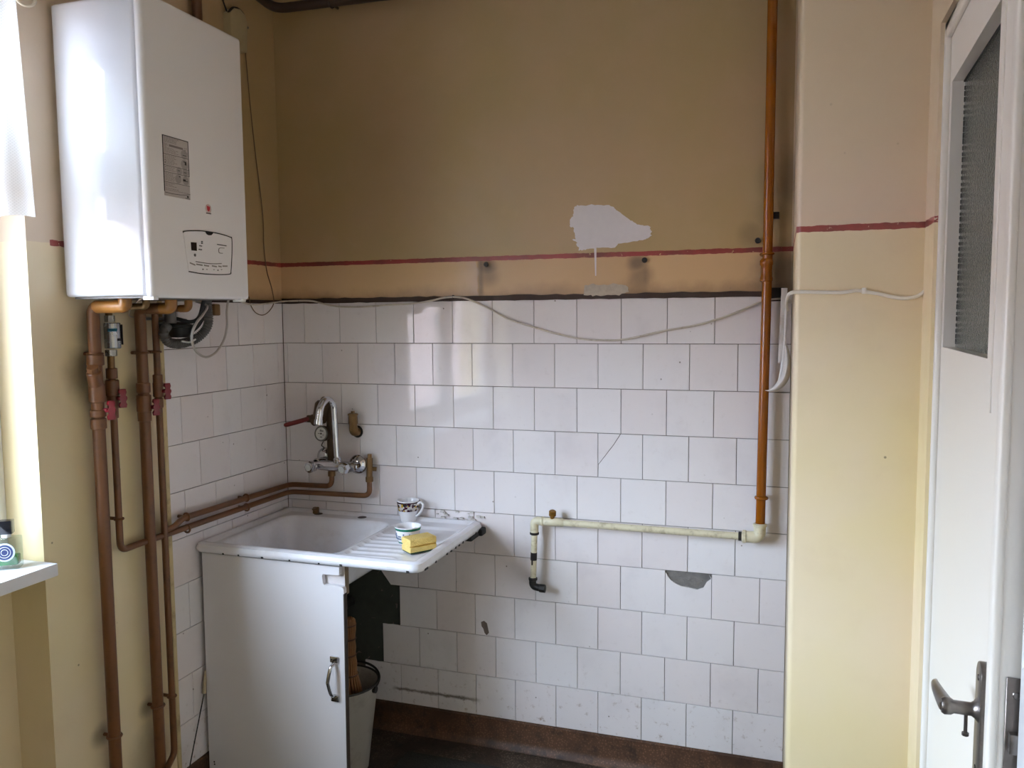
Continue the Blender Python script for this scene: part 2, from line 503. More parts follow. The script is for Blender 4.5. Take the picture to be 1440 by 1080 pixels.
# mortar showing where tiles are gone: lumps behind the chip and in the bare patch
bm = B()
def rough_slab(bm, x0, x1, z0, z1, y0, amp, n=22):
    g = [[bm.verts.new((x0 + (x1 - x0) * i / n, y0 + random.uniform(-amp, amp), z0 + (z1 - z0) * j / n)) for j in range(n + 1)] for i in range(n + 1)]
    for i in range(n):
        for j in range(n): bm.faces.new((g[i][j], g[i + 1][j], g[i + 1][j + 1], g[i][j + 1]))
rough_slab(bm, 1.43, 1.605, 0.625, 0.700, 0.0055, 0.0012)
obj('exposed_mortar', bm, MORTAR, wall_back)
bm = B(); rough_slab(bm, 0.01, 0.465, 0.24, 0.715, 0.0045, 0.0025, 30)
obj('exposed_mortar', bm, pm('dark_damp_mortar', (62, 64, 58), 0.95, var=0.4, scale=30, bump=0.6), wall_back)
bm = B(); pc = BW(682, 883)
prism(bm, [(pc.x + a * .016, -.0003, pc.z + b * .026) for a, b in ((-.9, .8), (-.2, 1.0), (.5, .7), (.7, .1), (.95, -.6), (.4, -1.0), (-.1, -.7), (-.4, -.1), (-.8, .2))], (0, -.0006, 0))
obj('chipped_spot', bm, pm('bare_tile_body', (110, 96, 88), .95, var=.3, scale=90, bump=.6), wall_back, smooth=False)
# brown painted ledge over the tiles
BROWN = pm('brown_tile_edge', (50, 31, 20), 0.7, var=0.35, scale=40, bump=0.4)
def ledge(y0, x0, x1, th):
    bm = B(); n = 60
    up = [(x0 + (x1 - x0) * i / n, ZT + th + random.uniform(-.002, .002)) for i in range(n + 1)]
    lo = [(x1 - (x1 - x0) * i / n, ZT - 0.002 + random.uniform(-.0012, .0012)) for i in range(n + 1)]
    prism(bm, [(p[0], 0.0, p[1]) for p in up + lo], (0, -0.005, 0))
    return bm
obj('tile_edge', ledge(0, 0.002, 1.79, 0.016), BROWN, wall_back, smooth=False)
bm = B(); box(bm, (0, -0.42, ZT - .002), (0.004, -0.002, ZT + 0.010)); obj('tile_edge', bm, BROWN, wall_left, smooth=False)
# cream edging where tiles stop on the left wall
bm = B(); box(bm, (-0.004, TE - 0.016, 0.02), (0.0055, TE - 0.0005, ZT), 0.002)
obj('edge_bead', bm, pm('old_cream_edging', (196, 176, 132), 0.5, var=0.15, dirt=(90, 66, 42), dirt_amt=0.6), wall_left)

# white filler patch, its run and small holes on the back wall
FILL = pm('white_filler', (226, 220, 224), 0.6, var=0.05, scale=50, bump=0.2)
out = [(185, 145), (215, 128), (270, 132), (350, 120), (440, 124), (520, 125), (560, 140), (585, 172), (640, 210), (700, 255), (750, 290), (800, 312), (850, 320), (880, 318), (915, 335), (905, 352), (924, 372), (912, 400), (922, 412), (880, 440), (860, 452), (780, 465), (690, 478), (600, 490), (585, 515), (560, 530), (480, 528), (400, 530), (330, 540), (300, 545), (260, 552), (225, 555), (232, 530), (205, 500), (215, 480), (160, 450), (195, 446), (190, 400), (182, 370), (185, 340), (150, 330), (142, 300), (150, 250), (175, 235), (180, 190)]
def jag(pts, amp, sub=3):
    o = []
    for i in range(len(pts)):
        a = pts[i]; b = pts[(i + 1) % len(pts)]
        for k in range(sub):
            t = k / sub
            o.append((a[0] + (b[0] - a[0]) * t + random.uniform(-amp, amp), a[1] + (b[1] - a[1]) * t + random.uniform(-amp, amp)))
    return o
bm = B()
prism(bm, [BW(780 + p[0] * .14815, 270 + p[1] * .14815) + Vector((0, -0.0004, 0)) for p in jag(out, 5)], (0, -0.0008, 0))
a = BW(837.2, 347); c = BW(837.8, 388)
prism(bm, [(a.x - .004, -.0004, a.z), (a.x + .004, -.0004, a.z), (c.x + .0018, -.0004, c.z), (c.x - .0018, -.0004, c.z)], (0, -0.0009, 0))
obj('filler_patch', bm, FILL, wall_back, smooth=False)
# rough filler smeared over the ledge below it
bm = B(); o2 = []
ctr = [(822, 402), (835, 399), (850, 401), (866, 398), (884, 403), (884, 411), (872, 415), (850, 416), (834, 416), (822, 414)]
prism(bm, [BW(*p) + Vector((0, -0.003, 0)) for p in jag(ctr, 1.1, 4)], (0, -0.004, 0))
obj('filler_smear', bm, pm('grey_filler', (176, 164, 148), 0.9, var=0.3, scale=60, bump=0.8), wall_back, smooth=False)

# ------------------------------------------------------------------ window in the left wall
def glass_thin(name, tint=(0.95, 0.98, 1.0, 1), gl=0.06, rough=0.02):
    k = NT(name); t = k.t
    tr = k.n('ShaderNodeBsdfTransparent'); tr.inputs[0].default_value = tint
    g = k.n('ShaderNodeBsdfGlossy'); g.inputs['Roughness'].default_value = rough
    mx = k.n('ShaderNodeMixShader'); mx.inputs[0].default_value = gl
    t.links.new(tr.outputs[0], mx.inputs[1]); t.links.new(g.outputs[0], mx.inputs[2])
    t.links.new(mx.outputs[0], t.nodes['Material Output'].inputs[0])
    return k.m
PANE = glass_thin('window_pane_glass')
win = bpy.data.objects.new('window_1', None); COL.objects.link(win); win.location = (-0.14, (WY0 + WY1) / 2, WZ0); win['kind'] = 'structure'
XF0, XF1 = -0.175, -0.118
bm = B()
for a, b in (((XF0, WY1, WZ0), (XF1, WY1 + .05, WZ1)), ((XF0, WY0 - .10, WZ0), (XF1, WY0, WZ1)), ((XF0, WY1 + .05, WZ0), (XF1, WY0 - .10, WZ0 + .08)), ((XF0, WY1 + .05, WZ1 - .06), (XF1, WY0 - .10, WZ1))):
    box(bm, a, b, 0.004)
obj('window_frame', bm, WHITEP, win)
ym = (WY0 + WY1) / 2
bm = B(); box(bm, (XF0, ym - .035, WZ0 + .08), (XF1 + .006, ym + .035, WZ1 - .06), .004); obj('mullion', bm, WHITEP, win)
bm = B(); box(bm, (XF0, WY1 + .05, 1.93), (XF1 + .004, WY0 - .10, 1.99), .004); obj('transom', bm, WHITEP, win)
for y0, y1 in ((WY1 + .05, ym - .035), (ym + .035, WY0 - .10)):
    for z0, z1 in ((WZ0 + .08, 1.93), (1.99, WZ1 - .06)):
        bm = B()
        s = .055
        for a, b in (((XF0 + .008, y0, z0), (XF1 - .008, y0 + s, z1)), ((XF0 + .008, y1 - s, z0), (XF1 - .008, y1, z1)), ((XF0 + .008, y0 + s, z0), (XF1 - .008, y1 - s, z0 + s)), ((XF0 + .008, y0 + s, z1 - s), (XF1 - .008, y1 - s, z1))): box(bm, a, b, .003)
        sh = obj('sash', bm, WHITEP, win)
        bm = B(); box(bm, (-.15, y0 + s, z0 + s), (-.146, y1 - s, z1 - s)); obj('pane', bm, PANE, sh)
bm = B(); box(bm, (-0.125, WY1 - .02, WZ0 - .002), (0.055, WY0 - 0.008, 0.926), .003)
sill = obj('window_sill', bm, pm('white_sill_board', (232, 232, 236), 0.35, var=0.03, scale=10), win)

# ------------------------------------------------------------------ curtain on a rod before the window
def curtain_mat():
    k = NT('white_net_curtain'); t = k.t
    P, x, y, z = k.pos
    wv = k.mul(k.math('SINE', k.mul(z, 900.0)), k.math('SINE', k.mul(y, 900.0)))
    d = k.n('ShaderNodeBsdfDiffuse'); d.inputs[0].default_value = (.9, .91, .93, 1)
    tl = k.n('ShaderNodeBsdfTranslucent'); tl.inputs[0].default_value = (.92, .93, .95, 1)
    tr = k.n('ShaderNodeBsdfTransparent')
    a = k.n('ShaderNodeMixShader'); a.inputs[0].default_value = .45
    t.links.new(d.outputs[0], a.inputs[1]); t.links.new(tl.outputs[0], a.inputs[2])
    b = k.n('ShaderNodeMixShader'); k.put(b.inputs[0], k.ramp(wv, -.2, .8, .03, .14))
    t.links.new(a.outputs[0], b.inputs[1]); t.links.new(tr.outputs[0], b.inputs[2])
    t.links.new(b.outputs[0], t.nodes['Material Output'].inputs[0])
    return k.m
cur = thing('net_curtain', 'white net half curtain hanging before the window beside the boiler', 'curtain', (0.06, -1.7, 1.8))
bm = B(); NY, NZ = 150, 30
g = []
for i in range(NY + 1):
    t = i / NY
    rowv = []
    for j in range(NZ + 1):
        s = j / NZ                                   # 0 top .. 1 hem
        y0 = -1.142 + 0.030 * s
        y = y0 - t * 1.55
        zt = 2.52; zb = 1.775 + 0.012 * math.sin(t * 40) + 0.02 * math.exp(-t * 30)
        fold = math.sin(t * 95 + 0.5 * math.sin(t * 31)) * (0.010 + 0.010 * s)
        rowv.append(bm.verts.new((0.058 + fold * (1 - math.exp(-t * 25)), y, zt + (zb - zt) * s)))
    g.append(rowv)
for i in range(NY):
    for j in range(NZ): bm.faces.new((g[i][j], g[i + 1][j], g[i + 1][j + 1], g[i][j + 1]))
obj('curtain_cloth', bm, curtain_mat(), cur)
rod = thing('curtain_rod', 'white curtain rod with a loose ring above the net curtain', 'curtain rod', (0.06, -1.7, 2.53))
bm = B(); cyl(bm, (0.058, -2.8, 2.535), (0.058, -1.06, 2.535), .009); obj('rod', bm, WHITEP, rod)
for yy in (-1.07, -2.78):
    bm = B(); box(bm, (0.0, yy - .012, 2.515), (0.07, yy + .012, 2.526), .002); box(bm, (0, yy - .018, 2.49), (.006, yy + .018, 2.56), .002); obj('bracket', bm, WHITEP, rod)
bm = B(); torus(bm, (0.055, -1.103, 2.318), (1, -.6, .2), .0215, .0035); obj('ring', bm, pm('ivory_plastic', (214, 200, 180), .4), rod)
bm = B(); tube(bm, [(0.055, -1.103, 2.34), (0.056, -1.10, 2.45), (0.058, -1.10, 2.528)], .0015, 6); obj('cord', bm, WHITEP, rod)

# ------------------------------------------------------------------ door in the right wall
fr = bpy.data.objects.new('trim_1', None); COL.objects.link(fr); fr.location = (2.15, -1.15, 0); fr['kind'] = 'structure'
bm = B(); box(bm, (2.108, DY0 - .122, 0), (2.20, DY0 + .004, DZ), .005); obj('door_jamb', bm, CREAM, fr)
bm = B(); box(bm, (2.108, DY1, 2.085), (2.20, DY0, DZ), .005); obj('door_head', bm, CREAM, fr)
bm = B(); box(bm, (2.098, DY1, 0), (2.20, -1.487, DZ - .06), .004); obj('door_jamb', bm, WHITEP, fr)
TH = 0.0349
HX, HY = 2.100, -0.834
dd = Vector((-math.sin(TH), -math.cos(TH), 0)); dn = Vector((-math.cos(TH), math.sin(TH), 0))
DM = Matrix(((dd.x, -dn.x, 0, HX), (dd.y, -dn.y, 0, HY), (0, 0, 1, 0), (0, 0, 0, 1)))   # local: x along the leaf, y into the wall, z up
def D(s, n, z): return DM @ Vector((s, -n, z))
door = bpy.data.objects.new('door_1', None); COL.objects.link(door); door.location = (HX, HY, 0.01); door['kind'] = 'structure'
LWD = 0.640
G0, G1, GZ0, GZ1 = 0.036, 0.478, 1.476, 1.986
bm = B()
for a, b in (((0, 0, 0.02), (G0, .04, 2.095)), ((G1, 0, .02), (LWD, .04, 2.095)), ((G0, 0, .02), (G1, .04, GZ0)), ((G0, 0, GZ1), (G1, .04, 2.095))): box(bm, a, b, 0, M=DM)
bmesh.ops.remove_doubles(bm, verts=bm.verts, dist=.0003)
obj('leaf', bm, CREAM, door, smooth=False)
bm = B(); box(bm, (LWD - .026, -.011, .02), (LWD + .002, 0.001, 2.095), .004, 3, DM); box(bm, (-.008, -.011, .02), (0.012, .001, 2.095), .004, 3, DM); box(bm, (0.012, -.011, 2.075), (LWD - .026, .001, 2.095), .004, 3, DM); obj('rebate_edge', bm, CREAM, door)
bm = B()
for z0 in (0.02,): 
    box(bm, (G1 + .036, -.0025, 1.40), (G1 + .041, .002, GZ1 + .05), .001, 1, DM)
obj('bead', bm, CREAM, door)
def pebble():
    k = NT('pebbled_wired_glass'); v = k.objc(); P, x, y, z = k.pos
    vo = k.n('ShaderNodeTexVoronoi'); k.put(vo.inputs['Vector'], P); vo.inputs['Scale'].default_value = 190.0
    k.bump(k.add(vo.outputs['Distance'], k.mul(k.noise(P, 90), .4)), 0.8, 0.004)
    return k.fin(k.mix(k.noise(P, 12), lin((86, 92, 84)), lin((112, 116, 108))), 0.10, 0.0, Transmission_Weight=0.35, IOR=1.5)
bm = B(); box(bm, (G0, .022, GZ0), (G1, .027, GZ1), M=DM); obj('pane', bm, pebble(), door, smooth=False)
bm = B()
for i in range(44):
    z0 = GZ0 + .006 + i * .0113; box(bm, (G0, .0208, z0), (G0 + .0025, .0222, z0 + random.uniform(.005, .011)), M=DM)
box(bm, (G0, .0195, GZ1 - .003), (G1, .0225, GZ1), M=DM)
obj('putty_line', bm, pm('black_putty', (30, 26, 22), .8), door, smooth=False, kind='stuff')
STEEL = pm('worn_nickel', (128, 122, 118), 0.32, 0.9, var=0.35, scale=60, bump=.1)
SP = 0.563                                       # spindle position along the leaf
ZH = 0.980
bm = B(); pts = []
for k in range(13):
    a = PI * k / 12; pts.append(D(SP + .019 * math.cos(a), .0, ZH + .052 + .019 * math.sin(a)))
for k in range(13):
    a = PI + PI * k / 12; pts.append(D(SP + .019 * math.cos(a), .0, ZH - .16 + .019 * math.sin(a)))
prism(bm, pts, dn * .010, .002)
plate = obj('lock_plate', bm, STEEL, door)
plate['label'] = 'long worn nickel lock plate'
for zz in (ZH + .048, ZH - .155):
    bm = B(); lathe(bm, [(0, .003), (.004, .002), (.005, 0)], D(SP, .0095, zz), dn, 12); obj('screw', bm, STEEL, plate)
bm = B(); cyl(bm, D(SP, .0100, ZH - .085), D(SP, .0106, ZH - .085), .004, 10); box(bm, (SP - .0022, -.0106, ZH - .108), (SP + .0022, -.0098, ZH - .085), M=DM); obj('keyhole', bm, pm('black_hole', (14, 12, 10), .9), plate)
bm = B()
lathe(bm, [(.017, .005), (.018, .010), (.012, .014), (.0095, .018), (.0095, .040), (.012, .044), (.0125, .052), (.010, .056), (0, .057)], D(SP, 0, ZH), dn, 20)
grip = [D(SP + .003, .048, ZH), D(SP - .022, .051, ZH), D(SP - .05, .054, ZH + .001), D(SP - .078, .054, ZH), D(SP - .098, .050, ZH - .004)]
tube(bm, crom(grip, 5), [.0125 - .0105 * (i / 20) ** 1.3 for i in range(21)], 12, flat=0.75)
lever = obj('door_handle', bm, STEEL, door)
bm = B(); cyl(bm, D(SP, .024, ZH - .008), D(SP, .024, ZH - .036), .0025, 8); cyl(bm, D(SP, .024, ZH - .036), D(SP, .024, ZH - .040), .0048, 8); obj('set_screw', bm, STEEL, lever)
bm = B(); box(bm, (LWD, .008, ZH - .16), (LWD + .003, .032, ZH + .085), .001, 1, DM)
fp = obj('lock_faceplate', bm, pm('dull_grey_steel', (122, 114, 108), .4, .8, var=.3, scale=50, dirt=(50, 42, 36), dirt_amt=.6), door)
bm = B(); box(bm, (LWD, .012, ZH - .016), (LWD + .012, .026, ZH + .012), .002, 2, DM); obj('latch_bolt', bm, STEEL, fp)
bm = B(); lathe(bm, [(0, .002), (.004, .0015), (.005, 0)], D(LWD + .003, -.02, ZH + .062), dd, 12); obj('screw', bm, STEEL, fp)

# ------------------------------------------------------------------ gas boiler on the left wall
BOIL = pm('boiler_white_enamel', (242, 239, 241), 0.16, var=0)
BOIL2 = pm('boiler_side_enamel', (222, 222, 228), 0.06, var=0)
INK = pm('black_print', (34, 26, 26), 0.5, var=.05)
GREY = pm('grey_print', (128, 118, 116), 0.5, var=.05)
boiler = thing('gas_boiler', 'white wall-hung gas boiler with control panel and paper label', 'boiler', (0.15, -0.80, 1.60))
BX = 0.299
bm = B(); box(bm, (0.012, -0.996, 1.603), (0.272, -0.609, 2.345), .010, 3); obj('casing', bm, BOIL2, boiler)
bm = B(); box(bm, (0.2745, -1.0, 1.598), (BX, -0.605, 2.348), .011, 4); cover = obj('front_cover', bm, BOIL, boiler)
bm = B(); box(bm, (0.03, -0.98, 1.598), (0.27, -0.625, 1.605)); obj('bottom_plate', bm, pm('grey_bottom_steel', (96, 92, 88), .5, .3), boiler, smooth=False)
bm = B(); box(bm, (0.0, -0.95, 2.20), (0.02, -0.66, 2.28)); obj('wall_rail', bm, GREY, boiler, smooth=False)
for yy in (-0.985, -0.63):
    bm = B(); box(bm, (0.262, yy - .008, 1.592), (0.296, yy + .010, 1.602), .002); obj('clip', bm, WHITEP, boiler)
def F(u, v, e=0.0):
    p = at(u, v, 0, BX); return Vector((BX - .001 + e, p.y, p.z))
def decal(bm, pts, th=.0013): return prism(bm, pts, (th, 0, 0))
def stroke(bm, pts, w, th=.0015):
    """a thin band along a polyline on the boiler front"""
    L, R2 = [], []
    for i, p in enumerate(pts):
        t = (pts[min(i + 1, len(pts) - 1)] - pts[max(i - 1, 0)]).normalized()
        nn = Vector((0, -t.z, t.y)) * (w / 2)
        L.append(p + nn); R2.append(p - nn)
    return decal(bm, L + R2[::-1], th)
def C(a, b): return F(250 + a * .0787, 310 + b * .0787)
# paper label: a sheet, its frame, rules, lines of small print and round pictures
lab0, lab1, labz0, labz1 = -0.943, -0.847, 1.858, 2.010
def Lb(s, t): return Vector((BX - .0008, lab0 + (lab1 - lab0) * s, labz1 + (labz0 - labz1) * t))
def lbar(bm, s0, s1, t0, t1, th=.0014): return decal(bm, [Lb(s0, t0), Lb(s1, t0), Lb(s1, t1), Lb(s0, t1)], th)
bm = B(); lbar(bm, 0, 1, 0, 1, .0011); label = obj('paper_label', bm, pm('grey_label_paper', (190, 182, 180), .5, var=.06), boiler, smooth=False)
bm = B()
lbar(bm, 0, 1, 0, .014); lbar(bm, 0, .03, 0, .93); lbar(bm, .975, 1, 0, .6)
for t in (.30, .49, .60, .765): lbar(bm, 0, 1, t, t + .006)
obj('label_frame', bm, INK, label, smooth=False, kind='stuff')
bm = B()
lbar(bm, .25, .78, .135, .17)
def lines(s0, s1, t0, t1, n, wmin=.5):
    for i in range(n):
        t = t0 + (t1 - t0) * i / n; e = s0 + (s1 - s0) * random.uniform(wmin, 1); s = s0
        while s < e - .02:
            q = min(e, s + random.uniform(.04, .11)); lbar(bm, s, q, t, t + .0075); s = q + .018
lines(.06, .9, .03, .12, 4); lines(.06, .22, .13, .2, 3); lines(.82, .97, .13, .24, 4); lines(.06, .6, .2, .29, 4)
lines(.06, .62, .315, .48, 7); lines(.12, .5, .51, .59, 3); lines(.06, .42, .62, .755, 6, .8); lines(.06, .55, .785, .85, 3); lines(.06, .95, .87, .92, 2)
for t in (.36, .40, .44, .515, .56): lbar(bm, .06, .10, t, t + .014)
obj('small_print', bm, GREY, label, smooth=False, kind='stuff')
bm = B()
for s, t, r in ((.82, .245, .13), (.82, .415, .14), (.60, .545, .11), (.84, .545, .11), (.55, .685, .12), (.84, .685, .12)):
    decal(bm, [Lb(s + r * math.cos(2 * PI * k / 18), t + r * .62 * math.sin(2 * PI * k / 18)) for k in range(18)], .0013)
obj('round_picture', bm, pm('mid_grey_print', (160, 152, 150), .5), label, smooth=False, kind='stuff')
bm = B()
for s0, s1, t0, t1 in ((.76, .9, .255, .265), (.78, .88, .36, .375), (.83, .89, .375, .42), (.8, .92, .69, .70), (.74, .84, .665, .70), (.58, .64, .63, .645), (.54, .62, .535, .545), (.78, .88, .545, .555)): lbar(bm, s0, s1, t0, t1, .0016)
decal(bm, [Lb(.90 + .035 * math.cos(2 * PI * k / 12), .955 + .018 * math.sin(2 * PI * k / 12)) for k in range(12)], .0016)
lbar(bm, .8, .98, .982, .99, .0016)
stroke(bm, [Lb(0.02, .945), Lb(.3, .952), Lb(.6, .945), Lb(.85, .925), Lb(1, .905)], .0012)
obj('picture_mark', bm, INK, label, smooth=False, kind='stuff')
# round maker's mark with a red tulip shape
lc = F(293, 294)
bm = B(); decal(bm, [lc + Vector((0, .0125 * math.cos(2 * PI * k / 24), .0125 * math.sin(2 * PI * k / 24) + .001)) for k in range(24)], .0012)
badge = obj('badge', bm, pm('pale_pink_disc', (214, 190, 188), .4), boiler, smooth=False); badge['label'] = 'round pale badge with red emblem'
bm = B()
decal(bm, [lc + Vector((0, a * .0075, b * .0085 + .002)) for a, b in ((-.9, .95), (-.35, .45), (-.05, .9), (.35, .4), (.95, .8), (.8, -.3), (.35, -.9), (-.15, -1), (-.7, -.5))], .0016)
obj('emblem', bm, pm('red_emblem', (186, 34, 48), .4), badge, smooth=False)
bm = B()
for a in range(5): decal(bm, [lc + Vector((0, -.010 + a * .0042 + q, -.0105 - e)) for q, e in ((0, 0), (.0033, 0), (.0033, .0026), (0, .0026))], .0015)
obj('caption', bm, INK, badge, smooth=False, kind='stuff')
# control panel: a slightly domed flap with a dark outline
bm = B()
opts = [C(90, 200), C(280, 182), C(450, 190), C(620, 215), C(780, 250), C(920, 295), C(958, 330), C(955, 600), C(940, 900), C(925, 955), C(760, 967), C(560, 962), C(380, 945), C(190, 910)]
bm = B(); decal(bm, opts, .0028); panel = obj('control_panel', bm, BOIL, boiler, smooth=False)
bm = B(); stroke(bm, crom([C(92, 215), C(110, 194), C(280, 184), C(450, 191), C(620, 215), C(780, 250), C(920, 297), C(955, 330), C(957, 600), C(940, 900), C(922, 957), C(760, 968), C(560, 962), C(380, 945), C(190, 912)], 4), .0024, .0036)
obj('panel_gap', bm, INK, panel, smooth=False)
bm = B(); decal(bm, [C(480, 197), C(545, 200), C(622, 215), C(608, 245), C(585, 265), C(545, 267), C(510, 250), C(490, 225)], .0038); obj('finger_recess', bm, INK, panel, smooth=False)
bm = B(); decal(bm, [C(222, 388), C(322, 396), C(328, 545), C(232, 535)], .0038); obj('display', bm, pm('dark_display', (38, 26, 30), .15), panel, smooth=False)
bm = B()
for a, b, w, h in ((408, 368, 26, 18), (408, 395, 26, 22), (372, 445, 22, 16), (398, 450, 22, 16), (362, 508, 24, 20), (394, 514, 24, 18)):
    decal(bm, [C(a, b), C(a + w, b + 1), C(a + w, b + h), C(a, b + h)], .0038)
for i in range(10):
    a = 692 + i * 17; b = 422 + i * 2.6; decal(bm, [C(a, b), C(a + 12, b + 2), C(a + 12, b + 16), C(a, b + 14)], .0038)
for a, b in ((432, 862), (700, 878)): decal(bm, [C(a, b), C(a + 14, b + 1), C(a + 12, b + 24), C(a - 2, b + 22)], .0038)
obj('symbol', bm, INK, panel, smooth=False, kind='stuff')
bm = B(); stroke(bm, crom([C(820, 495), C(745, 492), C(722, 515), C(722, 560), C(740, 582), C(790, 588)], 4), .0016, .0038)
for a, b in ((510, 870), (635, 875), (770, 872)): stroke(bm, [C(a - 10, b), C(a, b + 10), C(a + 10, b + 2)], .0012, .0038)
obj('switch_outline', bm, GREY, panel, smooth=False, kind='stuff')
bm = B(); c0 = C(292, 620); lathe(bm, [(.0028, .002), (.0042, .0042), (.0036, .0048), (.0024, .0042), (0, .004)], c0, (1, 0, 0), 16); obj('dial', bm, GREY, panel)
bm = B()
for a0, b0, a1, b1 in ((205, 745, 300, 795), (320, 770, 430, 800), (460, 790, 545, 815), (600, 800, 685, 825), (715, 805, 770, 828), (790, 805, 875, 815)):
    decal(bm, [C(a0, b0), C(a1, b1 - 10), C(a1, b1 + 14), C(a0, b0 + 24)], .0036)
obj('button_row', bm, pm('pale_grey_button', (150, 142, 138), .4), panel, smooth=False, kind='stuff')
bm = B(); stroke(bm, crom([C(310, 735), C(430, 755), C(560, 772), C(680, 775), C(770, 770)], 4), .0018, .0038); obj('slot', bm, pm('dark_grey_slot', (90, 82, 80), .6), panel, smooth=False)

# ------------------------------------------------------------------ pipes under the boiler
OCHRE = pm('brown_painted_pipe', (108, 68, 36), 0.42, var=.16, scale=14, bump=.15, dirt=(70, 46, 26), dirt_amt=.55, dscale=22)
COPPER = pm('ochre_painted_pipe', (150, 100, 44), 0.34, var=.12, scale=18, bump=.1, dirt=(96, 62, 32), dirt_amt=.4)
RUSTY = pm('bare_brass_fitting', (112, 84, 48), 0.45, .5, var=.3, scale=40, bump=.2)
REDH = pm('red_valve_handle', (122, 10, 28), 0.35, var=.08)
XP = 0.036
def clip(parent, c, axis, r, wall, name='pipe_clip'):
    """ring round a pipe and a stud back to the wall"""
    bm = B(); torus(bm, c, axis, r + .002, .0035, 18, 6)
    w = Vector(c); w[0 if wall == 'x' else 1] = 0.0
    cyl(bm, w, c, .005, 8)
    return obj(name, bm, OCHRE, parent)
def butterfly(parent, c, reach, s=.026):
    """wing handle on a short stem: c on the pipe axis, reach to the middle of the handle"""
    c = Vector(c); d = Vector((.80, -.42, 0)).normalized(); up = Vector((0, 0, 1)); h = c + Vector(reach)
    sd = d.cross(up)
    bm = B(); tube(bm, [c + Vector((.006, 0, 0)), c + (h - c) * .6, h + d * .004], .0065, 10)
    pts = [(-.32, 1.0), (.32, 1.0), (.40, .62), (.15, .34), (.44, .16), (.48, -.1), (.16, -.32), (.42, -.62), (.34, -1.0), (-.34, -1.0), (-.42, -.62), (-.16, -.32), (-.44, -.12), (-.44, .16), (-.15, .34), (-.40, .62)]
    prism(bm, [h + sd * (p * s) + up * (q * s) for p, q in pts], d * .010, .002)
    return obj('valve_handle', bm, REDH, parent)
def hexnut(bm, c, axis, r, h):
    ax = Vector(axis).normalized(); c = Vector(c)
    return lathe(bm, [(0, -h / 2), (r * .93, -h / 2), (r, -h / 2 + .001), (r, h / 2 - .001), (r * .93, h / 2), (0, h / 2)], c, ax, 6)
def band(parent, c, axis, r, h, name='coupling', mat=None):
    bm = B(); lathe(bm, [(r * .86, -h / 2), (r, -h / 2 + .002), (r, h / 2 - .002), (r * .86, h / 2)], c, axis, 18)
    return obj(name, bm, mat or OCHRE, parent)

Y1, Y2, Y3, Y4 = -0.930, -0.876, -0.761, -0.702
# heating flow: thick pipe with strainer and ball valve
t = thing('heating_pipe', 'thick brown heating pipe with slanted strainer next to the window', 'pipe', (XP, Y1, 0))
bm = B(); tube(bm, fillet([(XP, Y1, 0.0), (XP, Y1, 1.578), (.145, Y1, 1.578), (.145, Y1, 1.60)], .022, 8), .0165, 16); obj('pipe', bm, OCHRE, t)
bm = B(); tube(bm, fillet([(XP + .012, Y1, 1.578), (.145, Y1, 1.578), (.145, Y1, 1.60)], .02, 8), .0172, 16); obj('elbow', bm, COPPER, t)
for z, r, h in ((1.435, .022, .03), (1.345, .0215, .05), (1.29, .0205, .02), (1.262, .0205, .03)): band(t, (XP, Y1, z), (0, 0, 1), r, h, 'valve_body')
bm = B(); cyl(bm, (XP, Y1, 1.36), (XP + .012, Y1 - .020, 1.405), .019, 16, .003); cyl(bm, (XP + .012, Y1 - .020, 1.405), (XP + .016, Y1 - .026, 1.418), .016, 6); obj('strainer', bm, OCHRE, t)
butterfly(t, (XP, Y1, 1.298), (.030, .014, 0), .026)
clip(t, (XP, Y1, 1.452), (0, 0, 1), .0165, 'x'); clip(t, (XP, Y1, 0.377), (0, 0, 1), .0165, 'x')
# cold water branch through a magnetic filter, along the wall to the tap
PA, PB = 0.912, 0.886
t = thing('tap_water_pipe', 'thin brown pipe with silver filter, turning along the tiles to the tap', 'pipe', (XP, Y2, 0.886))
bm = B(); tube(bm, fillet([(XP, Y2, 1.40), (XP, Y2, .893), (.032, -.82, .893), (.032, -.032, PB), (.370, -.032, PB + .004), (.370, -.032, .965)], .028, 8), .0095, 14); obj('pipe', bm, OCHRE, t)
bm = B(); tube(bm, fillet([(XP, Y2, 1.545), (XP, Y2, 1.578), (.165, Y2, 1.578), (.165, Y2, 1.60)], .02, 8), .0095, 14); obj('connector', bm, RUSTY, t); bm = B(); tube(bm, [(XP, Y2, 1.395), (XP, Y2, 1.455)], .0095, 14); obj('connector', bm, RUSTY, t)
bm = B(); cyl(bm, (XP + .005, Y2 + .004, 1.464), (XP + .005, Y2 + .004, 1.535), .0215, 24, .002); filt = obj('water_filter', bm, pm('brushed_steel_wrap', (176, 180, 186), .25, .85, var=.12, scale=30), t); filt['label'] = 'silver magnetic water filter'
bm = B(); hexnut(bm, (XP + .002, Y2, 1.546), (0, 0, 1), .014, .018); obj('hex_nut', bm, pm('nickel_nut', (150, 146, 138), .3, .8), filt, smooth=False); bm = B(); hexnut(bm, (XP + .002, Y2, 1.452), (0, 0, 1), .016, .018); obj('hex_nut', bm, MATS['nickel_nut'], filt, smooth=False)
bm = B()
for i in range(7):
    a = -0.95 + i * .16
    for q in range(2): 
        p = Vector((XP + .005 + .0217 * math.cos(a + q * .035 - .3), Y2 + .004 + .0217 * math.sin(a + q * .035 - .3), 1.515)); box(bm, p - Vector((.0012, .0012, .004 - q * .003)), p + Vector((.0012, .0012, .004)))
obj('filter_lettering', bm, pm('teal_print', (36, 104, 128), .4), filt, smooth=False, kind='stuff')
